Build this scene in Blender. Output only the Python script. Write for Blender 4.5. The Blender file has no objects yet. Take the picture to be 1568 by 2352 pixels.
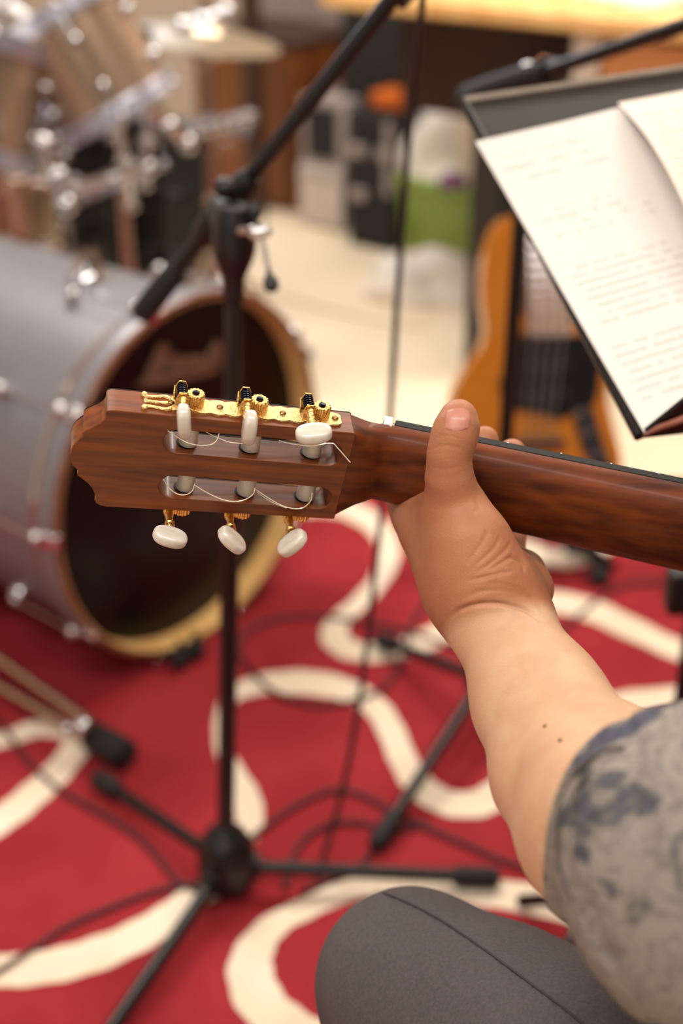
import bpy, bmesh, math, random
import numpy as np
from mathutils import Vector, Matrix, Quaternion
random.seed(4)
PI = math.pi
V = Vector
sc = bpy.context.scene
col = sc.collection

# ------------------------------------------------------------------ camera
CAM_H, PITCH, LENS = 1.22, math.radians(28), 50.0
cam_data = bpy.data.cameras.new('camera')
cam_data.sensor_fit = 'VERTICAL'; cam_data.sensor_height = 36; cam_data.sensor_width = 24
cam_data.lens = LENS; cam_data.clip_start = .01
cam_data.dof.use_dof = True; cam_data.dof.focus_distance = .812; cam_data.dof.aperture_fstop = 3.4
camera = bpy.data.objects.new('camera', cam_data); col.objects.link(camera)
camera.location = (0, 0, CAM_H); camera.rotation_euler = (PI/2-PITCH, 0, 0)
sc.camera = camera
sc.view_settings.view_transform = 'Standard'; sc.view_settings.look = 'None'
sc.view_settings.gamma = 1; sc.view_settings.use_curve_mapping = False
sc.view_settings.exposure = -0.32

# ------------------------------------------------------------------ light
world = bpy.data.worlds.new('room_light'); sc.world = world; world.use_nodes = True
world.node_tree.nodes['Background'].inputs[0].default_value = (1.0, .93, .84, 1)
world.node_tree.nodes['Background'].inputs[1].default_value = .13
def area(name, loc, target, sx, sy, power, colour):
    l = bpy.data.lights.new(name, 'AREA'); l.shape = 'RECTANGLE'; l.size = sx; l.size_y = sy
    l.energy = power; l.color = colour
    o = bpy.data.objects.new(name, l); col.objects.link(o); o.location = loc
    o.rotation_euler = (V(target)-V(loc)).to_track_quat('-Z', 'Y').to_euler()
area('ceiling_tube_light', (-.7, 2.9, 2.5), (-.6, 2.5, 0), 1.2, .3, 48, (1, .93, .82))
area('ceiling_tube_light', (.95, 2.9, 2.5), (.9, 2.5, 0), 1.2, .3, 48, (1, .93, .82))
area('ceiling_tube_light', (-.5, .1, 2.5), (-.4, .3, 0), 1.2, .3, 26, (1, .94, .85))
area('ceiling_tube_light', (.95, .1, 2.5), (.9, .3, 0), 1.2, .3, 18, (1, .94, .85))
area('window_daylight', (-1.12, 5.32, 1.95), (-.2, 1.6, .4), 1.7, .9, 46, (.74, .83, 1))
area('window_daylight', (-2.5, 1.0, 1.8), (-.2, 1.5, .4), 1.0, 1.0, 9, (.78, .86, 1))
area('camera_side_fill', (-.9, -1.7, 1.9), (.1, .8, .8), 1.0, 1.3, 17, (1, .95, .88))  # added fill lamp behind the camera, lifts the back of the guitar

# ------------------------------------------------------------------ pixel frame of the photograph -> points of the place
FPX = 2352*LENS/36
RX = V((1, 0, 0)); UY = V((0, math.sin(PITCH), math.cos(PITCH))); DZ = V((0, math.cos(PITCH), -math.sin(PITCH)))
CAM = V((0, 0, CAM_H))
def ray(px, py): return DZ + RX*((px-784)/FPX) + UY*((1176-py)/FPX)
def P(px, py, d): return CAM + ray(px, py)*d
def Z(px, py, z=0.): r = ray(px, py); return CAM + r*((z-CAM_H)/r.z)
def onplane(px, py, p0, nrm): r = ray(px, py); return CAM + r*(((p0-CAM).dot(nrm))/r.dot(nrm))

# ------------------------------------------------------------------ materials
def srgb(r, g, b):
    f = lambda c: (c/255)/12.92 if c/255 <= .04045 else ((c/255+.055)/1.055)**2.4
    return (f(r), f(g), f(b), 1)
MATS = {}
def mat(name, c, rough=.5, metal=0., var=.08, scale=30., bump=0., bscale=200., coat=0., stretch=(1, 1, 1), c2=None, sub=0., emit=None, trans=0., spec=.5, detail=4, ramp=(.35, .65), coords='Object'):
    m = bpy.data.materials.new(name); m.use_nodes = True; nt = m.node_tree; N = nt.nodes; L = nt.links
    b = N['Principled BSDF']
    b.inputs['Roughness'].default_value = rough; b.inputs['Metallic'].default_value = metal
    b.inputs['Coat Weight'].default_value = coat; b.inputs['Coat Roughness'].default_value = .06
    b.inputs['Specular IOR Level'].default_value = spec
    if trans: b.inputs['Transmission Weight'].default_value = trans
    if sub:
        b.inputs['Subsurface Weight'].default_value = sub; b.inputs['Subsurface Radius'].default_value = (1, .35, .2)
        b.inputs['Subsurface Scale'].default_value = .006
    tc = N.new('ShaderNodeTexCoord'); mp = N.new('ShaderNodeMapping'); mp.inputs['Scale'].default_value = stretch
    L.new(tc.outputs[coords], mp.inputs[0])
    nz = N.new('ShaderNodeTexNoise'); nz.inputs['Scale'].default_value = scale; nz.inputs['Detail'].default_value = detail
    L.new(mp.outputs[0], nz.inputs['Vector'])
    cr = N.new('ShaderNodeValToRGB'); cr.color_ramp.elements[0].position = ramp[0]; cr.color_ramp.elements[1].position = ramp[1]
    if c2 is None:
        cr.color_ramp.elements[0].color = tuple(x*(1-var) for x in c[:3])+(1,)
        cr.color_ramp.elements[1].color = tuple(min(1, x*(1+var)) for x in c[:3])+(1,)
    else:
        cr.color_ramp.elements[0].color = c; cr.color_ramp.elements[1].color = c2
    L.new(nz.outputs['Fac'], cr.inputs[0]); L.new(cr.outputs[0], b.inputs['Base Color'])
    if emit: b.inputs['Emission Color'].default_value = emit[0]; b.inputs['Emission Strength'].default_value = emit[1]
    if bump:
        n2 = N.new('ShaderNodeTexNoise'); n2.inputs['Scale'].default_value = bscale; n2.inputs['Detail'].default_value = 3
        L.new(mp.outputs[0], n2.inputs['Vector'])
        bp = N.new('ShaderNodeBump'); bp.inputs['Strength'].default_value = bump; bp.inputs['Distance'].default_value = .001
        L.new(n2.outputs['Fac'], bp.inputs['Height']); L.new(bp.outputs[0], b.inputs['Normal'])
    MATS[name] = m
    return m
M_floor = mat('beige_linoleum', srgb(243, 226, 198), .45, scale=3, var=.04)
M_wall = mat('greige_wall_paint', srgb(186, 170, 152), .8, scale=4, var=.04, bump=.1)
M_ceil = mat('white_ceiling_paint', srgb(225, 220, 210), .9, scale=4)
M_fix = mat('tube_light_glow', srgb(255, 250, 240), .5, emit=((1, .96, .88, 1), 9))
M_red = mat('red_carpet_pile', srgb(142, 39, 46), .95, scale=6, c2=srgb(158, 48, 55), bump=.5, bscale=900, spec=.1)
M_cream = mat('cream_carpet_pile', srgb(226, 208, 186), .95, scale=8, c2=srgb(238, 224, 204), bump=.5, bscale=900, spec=.1)
M_black = mat('black_satin_metal', srgb(9, 8, 9), .34, spec=.45, metal=0., scale=60)
M_plastic = mat('black_moulded_plastic', srgb(11, 10, 12), .42, scale=60)
M_rubber = mat('black_rubber', srgb(17, 16, 17), .7, scale=60)
M_chrome = mat('polished_chrome', srgb(205, 205, 210), .12, metal=1, scale=20, var=.03)
M_chromed = mat('dull_chrome', srgb(190, 172, 160), .25, metal=1, scale=20, var=.05)
M_hoopc = mat('brushed_bright_metal', srgb(196, 198, 214), .33, metal=.75, scale=20, var=.03)
M_gold = mat('gold_plated_brass', srgb(226, 184, 112), .2, metal=1, scale=500, var=.12, bump=.5, bscale=900)
M_goldp = mat('engraved_gold_plate', srgb(248, 216, 150), .36, metal=.9, scale=700, var=.15, bump=1, bscale=1100)
M_brass = mat('aged_brass_screw', srgb(120, 90, 50), .35, metal=1, scale=400)
M_worm = mat('blued_steel_worm', srgb(38, 38, 50), .22, metal=1, scale=300)
M_pearl = mat('pearl_button_plastic', srgb(198, 188, 176), .2, scale=90, c2=srgb(212, 205, 198), stretch=(1, 1, 3), sub=.15, coat=.4)
M_bone = mat('white_roller_plastic', srgb(206, 196, 184), .3, scale=300, var=.04, sub=.2)
M_nylon = mat('clear_nylon_string', srgb(235, 222, 200), .12, scale=100, var=.03, spec=1, coat=1)
M_wound = mat('silver_wound_string', srgb(180, 170, 150), .3, metal=1, scale=900)
M_mahog = mat('polished_mahogany', srgb(78, 33, 8), .36, spec=.28, scale=170, c2=srgb(130, 65, 20), stretch=(.08, 1, 1), coat=.08, detail=8, bump=.12, bscale=220, ramp=(.3, .7))
M_mahogd = mat('dark_mahogany_neck', srgb(58, 22, 7), .5, spec=.22, scale=120, c2=srgb(116, 54, 18), stretch=(.08, 1, 1), coat=.04, detail=8, ramp=(.3, .7))
M_ebony = mat('black_ebony_wood', srgb(10, 8, 8), .5, spec=.15, scale=90, stretch=(.1, 1, 1))
M_spruce = mat('spruce_soundboard', srgb(214, 160, 92), .3, scale=80, stretch=(.05, 1, 1))
M_hoop = mat('brown_lacquered_hoop', srgb(104, 62, 42), .35, scale=40, c2=srgb(132, 84, 58), coat=.3)
M_hoopin = mat('pale_maple_hoop_inside', srgb(226, 178, 112), .4, scale=30, c2=srgb(238, 196, 130))
M_shell = mat('silver_sparkle_wrap', srgb(112, 112, 118), .38, metal=.35, scale=900, c2=srgb(150, 150, 158), detail=2)
M_shelld = mat('smoked_chrome_wrap', srgb(176, 152, 132), .22, metal=.6, scale=300, var=.1)
M_head = mat('black_drum_head', srgb(9, 6, 6), .32, scale=4, spec=.25)
M_logo = mat('faded_tan_lettering', srgb(120, 84, 66), .5, scale=40)
M_white = mat('white_drum_head', srgb(226, 220, 212), .5, scale=20)
M_pine = mat('honey_pine_wood', srgb(228, 172, 104), .45, scale=18, c2=srgb(242, 196, 128), stretch=(1, .1, 1))
M_orangew = mat('orange_brown_veneer', srgb(98, 52, 16), .5, scale=12, c2=srgb(122, 68, 22), stretch=(1, 1, .1))
M_orangel = mat('light_orange_veneer', srgb(206, 136, 80), .5, scale=12, stretch=(1, 1, .1))
M_darkw = mat('dark_walnut_panel', srgb(58, 34, 22), .5, scale=14, stretch=(.1, 1, 1))
M_post = mat('dark_brown_post', srgb(58, 32, 20), .5, scale=20)
M_legw = mat('white_painted_wood', srgb(226, 208, 188), .5, scale=20)
M_gray = mat('grey_box_enamel', srgb(150, 138, 134), .55, scale=20)
M_grayl = mat('pale_grey_paper', srgb(196, 184, 178), .7, scale=30, var=.06)
M_tolex = mat('black_tolex', srgb(22, 20, 20), .7, scale=120, bump=.4, bscale=700)
M_tolexb = mat('brown_grey_tolex', srgb(50, 43, 37), .7, scale=120, bump=.4, bscale=700)
M_green = mat('lime_green_plastic', srgb(140, 166, 74), .4, scale=10, var=.05)
M_cloth = mat('white_cotton', srgb(240, 232, 224), .9, scale=30, var=.04)
M_purple = mat('purple_fabric', srgb(126, 72, 122), .8, scale=40)
M_orange = mat('orange_plastic', srgb(214, 104, 20), .5, scale=40)
M_bass = mat('butterscotch_lacquer', srgb(206, 126, 34), .22, scale=9, c2=srgb(222, 142, 46), coat=.5, stretch=(1, 1, .2))
M_guard = mat('black_pickguard', srgb(22, 20, 28), .3, scale=30)
M_ctrl = mat('dark_control_plate', srgb(52, 54, 68), .35, metal=.4, scale=30)
M_maple = mat('glossy_maple_fretboard', srgb(206, 178, 160), .3, scale=30, coat=.5)
M_paper = mat('white_copy_paper', srgb(224, 219, 214), .8, scale=10, var=.015)
M_paper2 = mat('cream_copy_paper', srgb(222, 212, 202), .8, scale=10, var=.015)
M_ink = mat('faint_grey_ink', srgb(208, 202, 196), .8, scale=200, var=.05)
M_desk = mat('charcoal_desk_metal', srgb(44, 40, 36), .5, scale=40, var=.12)
M_nail = mat('thumb_nail', srgb(178, 116, 100), .42, scale=150, c2=srgb(190, 130, 112), sub=.1, coat=.1)
M_hair = mat('brown_hair', srgb(70, 44, 28), .5, scale=200, stretch=(1, 1, .1))
M_cable = mat('black_cable_rubber', srgb(22, 18, 20), .5, scale=80)
M_cabler = mat('dark_maroon_cable_rubber', srgb(62, 24, 30), .6, scale=80)
M_tan = mat('tan_line', srgb(206, 180, 140), .6, scale=80)
M_legg = mat('grey_stretch_fabric', srgb(80, 74, 75), .85, scale=500, c2=srgb(90, 84, 85), bump=.5, bscale=1500, spec=.2)
M_seam = mat('dark_seam_thread', srgb(62, 56, 56), .9, scale=200)
M_denim = mat('navy_fabric', srgb(34, 36, 60), .8, scale=60)

# skin: fretting hand redder than the forearm, and darkened for the shade there
def skin_mat():
    m = mat('skin', srgb(206, 150, 112), .5, scale=60, sub=.12, bump=.3, bscale=900, spec=.35)
    nt = m.node_tree; N = nt.nodes; L = nt.links; b = N['Principled BSDF']
    for l in list(b.inputs['Base Color'].links): L.remove(l)
    at = N.new('ShaderNodeAttribute'); at.attribute_name = 'hand_red_shade'
    nz = N.new('ShaderNodeTexNoise'); nz.inputs['Scale'].default_value = 45; nz.inputs['Detail'].default_value = 5
    tc = N.new('ShaderNodeTexCoord'); L.new(tc.outputs['Object'], nz.inputs['Vector'])
    mx = N.new('ShaderNodeMix'); mx.data_type = 'RGBA'
    mx.inputs[6].default_value = srgb(202, 164, 132); mx.inputs[7].default_value = srgb(168, 112, 82)
    L.new(at.outputs['Fac'], mx.inputs[0])
    m2 = N.new('ShaderNodeMix'); m2.data_type = 'RGBA'; m2.blend_type = 'MULTIPLY'
    cr = N.new('ShaderNodeValToRGB'); cr.color_ramp.elements[0].position = .4; cr.color_ramp.elements[1].position = .6
    cr.color_ramp.elements[0].color = (.93, .86, .84, 1); cr.color_ramp.elements[1].color = (1, 1, 1, 1)
    L.new(nz.outputs['Fac'], cr.inputs[0]); m2.inputs[0].default_value = 1
    L.new(mx.outputs[2], m2.inputs[6]); L.new(cr.outputs[0], m2.inputs[7]); L.new(m2.outputs[2], b.inputs['Base Color'])
    return m
M_skin = skin_mat()
def shirt_mat():
    m = mat('grey_printed_jersey', srgb(140, 130, 122), .9, scale=60, bump=.4, bscale=1500, spec=.15)
    nt = m.node_tree; N = nt.nodes; L = nt.links; b = N['Principled BSDF']
    for l in list(b.inputs['Base Color'].links): L.remove(l)
    tc = N.new('ShaderNodeTexCoord')
    n1 = N.new('ShaderNodeTexNoise'); n1.inputs['Scale'].default_value = 20; n1.inputs['Detail'].default_value = 2; n1.inputs['Distortion'].default_value = 2.2
    L.new(tc.outputs['Object'], n1.inputs['Vector'])
    c1 = N.new('ShaderNodeValToRGB'); e = c1.color_ramp.elements
    e[0].position = .30; e[0].color = srgb(84, 84, 98); e[1].position = .47; e[1].color = srgb(146, 138, 130)
    x = e.new(.38); x.color = srgb(92, 90, 92)
    x = e.new(.43); x.color = srgb(134, 128, 122)
    L.new(n1.outputs['Fac'], c1.inputs[0])
    n2 = N.new('ShaderNodeTexNoise'); n2.inputs['Scale'].default_value = 42; n2.inputs['Detail'].default_value = 3; n2.inputs['Distortion'].default_value = 3
    L.new(tc.outputs['Object'], n2.inputs['Vector'])
    c2 = N.new('ShaderNodeValToRGB'); e = c2.color_ramp.elements
    e[0].position = .44; e[0].color = (1, 1, 1, 1); e[1].position = .56; e[1].color = (1, 1, 1, 1)
    x = e.new(.5); x.color = (.6, .6, .62, 1)
    L.new(n2.outputs['Fac'], c2.inputs[0])
    mx = N.new('ShaderNodeMix'); mx.data_type = 'RGBA'; mx.blend_type = 'MULTIPLY'; mx.inputs[0].default_value = 1
    L.new(c1.outputs[0], mx.inputs[6]); L.new(c2.outputs[0], mx.inputs[7]); L.new(mx.outputs[2], b.inputs['Base Color'])
    return m
M_shirt = shirt_mat()

# ------------------------------------------------------------------ mesh helpers
def frame_of(axis, up=None):
    a = V(axis).normalized(); up = V(up) if up is not None else (V((0, 0, 1)) if abs(a.z) < .9 else V((1, 0, 0)))
    x = up.cross(a).normalized(); y = a.cross(x)
    return x, y, a
def box(bm, c, s, rot=None):
    c = V(c); rot = rot or Matrix.Identity(3)
    vs = [bm.verts.new(c + rot @ V((x*s[0]/2, y*s[1]/2, z*s[2]/2))) for x in (-1, 1) for y in (-1, 1) for z in (-1, 1)]
    for q in ((0, 1, 3, 2), (4, 6, 7, 5), (0, 4, 5, 1), (2, 3, 7, 6), (0, 2, 6, 4), (1, 5, 7, 3)): bm.faces.new([vs[i] for i in q])
def lathe(bm, prof, o, axis, seg=32, up=None, cap=True, sx=1., sy=1.):
    x, y, a = frame_of(axis, up); o = V(o); rings = []
    for r, h in prof:
        rings.append([bm.verts.new(o + a*h + x*(r*sx*math.cos(2*PI*k/seg)) + y*(r*sy*math.sin(2*PI*k/seg))) for k in range(seg)])
    for A, B in zip(rings, rings[1:]):
        for k in range(seg): bm.faces.new((A[k], A[(k+1) % seg], B[(k+1) % seg], B[k]))
    if cap: bm.faces.new(rings[0][::-1]); bm.faces.new(rings[-1])
    return rings
def cyl(bm, a, b, ra, rb=None, seg=20):
    a = V(a); b = V(b); rb = ra if rb is None else rb
    lathe(bm, [(ra, 0), (rb, (b-a).length)], a, b-a, seg)
def ball(bm, c, r, scale=(1, 1, 1), u=20, v=14, rot=None):
    mtx = Matrix.Translation(V(c)) @ (rot.to_4x4() if rot else Matrix.Identity(4)) @ Matrix.Diagonal((scale[0], scale[1], scale[2], 1))
    bmesh.ops.create_uvsphere(bm, u_segments=u, v_segments=v, radius=r, matrix=mtx)
def spline(pts, n=8):
    pts = [V(p) for p in pts]; out = []
    q = [pts[0]*2-pts[1]] + pts + [pts[-1]*2-pts[-2]]
    for i in range(1, len(q)-2):
        for k in range(n):
            t = k/n; a, b, c, d = q[i-1], q[i], q[i+1], q[i+2]
            out.append(.5*((2*b)+(c-a)*t+(2*a-5*b+4*c-d)*t*t+(3*b-a-3*c+d)*t**3))
    out.append(pts[-1]); return out
def tube(bm, pts, r, seg=10, smooth=0, cap=True):
    if smooth: pts = spline(pts, smooth)
    pts = [V(p) for p in pts]; n = len(pts); rr = r if hasattr(r, '__len__') else [r]*n
    if len(rr) != n: rr = list(np.interp(np.linspace(0, 1, n), np.linspace(0, 1, len(rr)), rr))
    t = [(pts[min(i+1, n-1)]-pts[max(i-1, 0)]).normalized() for i in range(n)]
    x, y, _ = frame_of(t[0]); rings = []
    for i in range(n):
        if i: q = t[i-1].rotation_difference(t[i]); x = q @ x; y = q @ y
        rings.append([bm.verts.new(pts[i] + x*(rr[i]*math.cos(2*PI*k/seg)) + y*(rr[i]*math.sin(2*PI*k/seg))) for k in range(seg)])
    for A, B in zip(rings, rings[1:]):
        for k in range(seg): bm.faces.new((A[k], A[(k+1) % seg], B[(k+1) % seg], B[k]))
    if cap: bm.faces.new(rings[0][::-1]); bm.faces.new(rings[-1])
def fill_loops(bm, loops, extr):
    """flat shape with holes, thickened by the vector extr"""
    edges = []
    for lp in loops:
        vs = [bm.verts.new(p) for p in lp]
        for i in range(len(vs)): edges.append(bm.edges.new((vs[i], vs[(i+1) % len(vs)])))
    g = bmesh.ops.triangle_fill(bm, edges=edges, use_beauty=True)
    faces = [f for f in g['geom'] if isinstance(f, bmesh.types.BMFace)]
    e = bmesh.ops.extrude_face_region(bm, geom=faces)
    bmesh.ops.translate(bm, verts=[v for v in e['geom'] if isinstance(v, bmesh.types.BMVert)], vec=V(extr))
def outline_slab(bm, pts, extr): fill_loops(bm, [pts], extr)
INV = {}
def finish(name, bm, m, parent=None, world=True, sharp=38, bevel=0, smooth=True):
    bmesh.ops.recalc_face_normals(bm, faces=bm.faces[:])
    if parent is not None and world and parent.name in INV: bmesh.ops.transform(bm, matrix=INV[parent.name], verts=bm.verts[:])
    a = math.radians(sharp)
    for e in bm.edges:
        if len(e.link_faces) == 2 and e.calc_face_angle(0) > a: e.smooth = False
    for f in bm.faces: f.smooth = smooth
    me = bpy.data.meshes.new(name); bm.to_mesh(me); bm.free()
    for x in (m if isinstance(m, (list, tuple)) else [m]): me.materials.append(x)
    o = bpy.data.objects.new(name, me); col.objects.link(o)
    if parent is not None:
        o.parent = parent
        INV[o.name] = INV.get(parent.name, Matrix.Identity(4))
    if bevel:
        md = o.modifiers.new('bevel', 'BEVEL'); md.width = bevel; md.segments = 2; md.limit_method = 'ANGLE'; md.angle_limit = math.radians(50); md.harden_normals = False
    return o
def tag(o, label, cat, group=None):
    o['label'] = label; o['category'] = cat
    if group: o['group'] = group
    return o
def thing(name, label, cat, loc=(0, 0, 0), mtx=None, group=None):
    o = bpy.data.objects.new(name, None); col.objects.link(o); o.empty_display_size = .05
    mw = mtx if mtx is not None else Matrix.Translation(V(loc))
    o.matrix_world = mw; INV[o.name] = mw.inverted()
    return tag(o, label, cat, group)
def structure(name, bm, m, **k): o = finish(name, bm, m, **k); o['kind'] = 'structure'; return o
def B(): return bmesh.new()
def free_loop(name, label, cat, bm, m, group=None, origin=None, **k):
    """a thing that is a single mesh, its origin on its own geometry"""
    c = origin if origin is not None else sum((v.co for v in bm.verts), V())/max(1, len(bm.verts))
    bmesh.ops.translate(bm, verts=bm.verts[:], vec=-V(c))
    o = finish(name, bm, m, **k); o.location = c
    return tag(o, label, cat, group)

# ------------------------------------------------------------------ the room
WE = V((.81, -.586, 0)).normalized(); WM = V((-WE.y, WE.x, 0))          # along the back wall, and away from the camera
if WM.y < 0: WM = -WM
W0 = V((.19, 4.49, 0))
bm = B(); box(bm, (.8, 2.6, -.05), (9, 12, .1)); structure('floor', bm, M_floor)
bm = B(); box(bm, W0+WM*.05+V((0, 0, 1.3)), (11, .1, 2.6), Matrix((WE, WM, V((0, 0, 1)))).transposed()); structure('wall_back', bm, M_wall)
bm = B(); box(bm, (-2.65, 3, 1.3), (.1, 11, 2.6)); structure('wall_left', bm, M_wall)
bm = B(); box(bm, (.8, 2.6, 2.65), (9, 12, .1)); structure('ceiling', bm, M_ceil)
bm = B(); box(bm, W0-WM*.006+V((0, 0, .04)), (11, .012, .08), Matrix((WE, WM, V((0, 0, 1)))).transposed()); structure('baseboard_back', bm, M_darkw)

wc = W0+WE*-1.62-WM*.02+V((0, 0, 1.95)); RWd = Matrix((WE, WM, V((0, 0, 1)))).transposed()
bm = B(); box(bm, wc, (1.7, .02, .9), RWd); wn = structure('window_1', bm, mat('daylight_pane', srgb(220, 230, 250), .2, emit=((.74, .83, 1, 1), 3)))
bm = B()
for dx, dz, sx, sz in ((-.88, 0, .06, 1.02), (.88, 0, .06, 1.02), (0, 0, .04, .9), (0, .48, 1.82, .06), (0, -.48, 1.82, .06)): box(bm, wc-WM*.02+WE*dx+V((0, 0, dz)), (sx, .05, sz), RWd)
fr_ = finish('window_frame', bm, M_ceil, wn, world=False); fr_['kind'] = 'structure'
# ------------------------------------------------------------------ rug
RZ = .010
def rug():
    r = B(); box(r, (.05, 1.33, RZ/2), (4.2, 2.16, RZ))
    for f in r.faces: f.material_index = 0
    strips = [
        ([(-900, 2000), (-600, 2150), (-350, 2240), (-90, 2235), (0, 2230), (100, 2222), (200, 2198), (300, 2158), (390, 2105), (440, 2065), (500, 2040)], (.05, .05, .05, .05, .050, .052, .054, .05, .045, .038, .03)),
        ([(1500, 2110), (1340, 2092), (1200, 2062), (1050, 2040), (930, 2018), (800, 2045), (700, 2088), (630, 2125), (585, 2180), (575, 2240), (605, 2310), (680, 2370), (780, 2425), (950, 2600), (1250, 2900), (1800, 3000)], (.05, .05, .05, .045, .04, .034, .034, .04, .05, .054, .054, .056, .056, .056, .056)),
        ([(-900, 2150), (-500, 2110), (-240, 2030), (-120, 1965), (-40, 1912), (25, 1868), (80, 1822), (130, 1775), (172, 1722), (172, 1690), (135, 1675), (80, 1675), (30, 1692), (-30, 1710), (-120, 1740), (-400, 1800), (-800, 1760)], (.046, .046, .046, .046, .048, .046, .043, .038, .038, .038, .036, .036, .036, .036)),
        ([(560, 1930), (573, 1880), (566, 1830), (540, 1780), (512, 1720), (506, 1660), (528, 1606), (580, 1578), (640, 1568), (720, 1570), (800, 1588), (862, 1625), (898, 1680), (925, 1745), (960, 1800), (1010, 1838), (1070, 1850), (1125, 1835), (1180, 1790), (1240, 1720), (1330, 1650), (1420, 1620), (1500, 1608), (1640, 1600)], (.034, .036, .036, .03, .022, .018, .026, .044, .056, .062, .052, .04, .038, .038, .042, .048, .052, .05, .046, .046, .05, .055, .055, .055)),
        ([(560, 1180), (660, 1165), (760, 1162), (830, 1185), (878, 1225), (892, 1275), (872, 1330), (825, 1385), (780, 1425), (768, 1462), (800, 1492), (860, 1500), (930, 1488), (1000, 1462), (1070, 1425), (1150, 1390), (1260, 1383), (1350, 1400), (1450, 1445), (1570, 1500), (1680, 1530)], (.07, .08, .08, .06, .046, .04, .034, .034, .036, .044, .05, .05, .05, .052, .055, .06, .065, .065, .058, .052, .05)),
        ([(1140, 1210), (1190, 1250), (1240, 1277), (1300, 1284), (1345, 1276), (1400, 1245)], (.05, .055, .06, .06, .05, .04)),
    ]
    for k, (px, w) in enumerate(strips):
        c = spline([Z(x, y, RZ) for x, y in px], 8); n = len(c)
        ww = np.interp(np.linspace(0, 1, n), np.linspace(0, 1, len(w)), w)
        A = []; Bv = []
        for i in range(n):
            t = (c[min(i+1, n-1)]-c[max(i-1, 0)]).normalized(); s = V((-t.y, t.x, 0)); z = V((0, 0, .0006+.0002*k))
            wob = 1+.04*math.sin(i*.9+k)
            A.append((r.verts.new(c[i]+s*ww[i]*wob/2-V((0, 0, .002))), r.verts.new(c[i]+s*ww[i]*wob/2+z), r.verts.new(c[i]-s*ww[i]*wob/2+z), r.verts.new(c[i]-s*ww[i]*wob/2-V((0, 0, .002)))))
        for a, b in zip(A, A[1:]):
            for j in range(3): f = r.faces.new((a[j], a[j+1], b[j+1], b[j])); f.material_index = 1
    o = finish('rug', r, [M_red, M_cream])
    tag(o, 'red carpet with winding cream bands lying on the beige floor', 'rug')
rug()

# ------------------------------------------------------------------ classical guitar (own frame: along, across, towards its back)
Z3 = -DZ
def camv(x, y, z): return RX*x + UY*y + Z3*z
gn = V((.12, -.64, .76)).normalized(); gu = V((1, -.077, 0)); gu.z = -(gn.x*gu.x+gn.y*gu.y)/gn.z; gu.normalize(); gv = gn.cross(gu)
gu, gv, gn = camv(*gu), camv(*gv), camv(*gn)
GO = P(500, 1060, .81)
GM = Matrix.Translation(GO) @ Matrix((gu, gv, gn)).transposed().to_4x4()
def gl(px, py, nn=0.):
    q = onplane(px, py, GO+gn*nn, gn)-GO; return V((q.dot(gu), q.dot(gv), nn))
def gside(px, py, vv):
    q = onplane(px, py, GO+gv*vv, gv)-GO; return V((q.dot(gu), vv, q.dot(gn)))
guitar = thing('classical_guitar', 'brown mahogany classical guitar held up by the player in grey', 'guitar', mtx=GM)
TH = .0205; VC = -.0045
def gpart(name, bm, m, parent=None, **k): return finish(name, bm, m, parent or guitar, world=False, **k)
top = [(-.0604, .0292), (-.0632, .0290), (-.0650, .0282), (-.0656, .0268), (-.0654, .0238), (-.0664, .0214), (-.0684, .0190), (-.0708, .0172), (-.0734, .0156), (-.0758, .0136), (-.0768, .0118), (-.0764, .0090), (-.0780, .0076), (-.0800, .0052), (-.0816, .0022), (-.0822, -.0010), (-.0824, -.0045)]
left_half = top[:]
bot = [(u, 2*(-.0050)-v) for u, v in top[:-1]][::-1]
bot = [(-.0820, -.0083), (-.0808, -.0112), (-.0784, -.0136), (-.0770, -.0150), (-.0776, -.0170), (-.0772, -.0184), (-.0744, -.0208), (-.0706, -.0240), (-.0682, -.0272), (-.0666, -.0308), (-.0656, -.0338), (-.0662, -.0356), (-.0652, -.0374), (-.0628, -.0389), (-.0597, -.0395)]
outline = left_half + bot + [(.0748, -.0357), (.0752, -.0350), (.0752, .0272), (.0740, .0280)]
def slot(u0, u1, v0, v1, u0b=None, u1b=None):
    n = 10; r0 = abs(v1-v0)/2; vc = (v0+v1)/2
    a = [(u1-r0+r0*math.sin(t), vc-r0*math.cos(t)) for t in np.linspace(0, PI, n)]
    b = [(u0+r0-r0*math.sin(t), vc+r0*math.cos(t)) for t in np.linspace(0, PI, n)]
    return a+b
SL = [slot(-.0325, .0705, .0033, .0197), slot(-.0312, .0705, -.0292, -.0126)]
bm = B(); fill_loops(bm, [[V((u, v, 0)) for u, v in outline]] + [[V((u, v, 0)) for u, v in s] for s in SL], V((0, 0, -TH)))
hd = gpart('headstock', bm, M_mahog, sharp=30, bevel=.0007)
bm = B(); fill_loops(bm, [[V((u, v, -TH)) for u, v in outline]] + [[V((u, v, -TH)) for u, v in s] for s in SL], V((0, 0, -.0006)))
gpart('head_veneer', bm, M_ebony)
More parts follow.
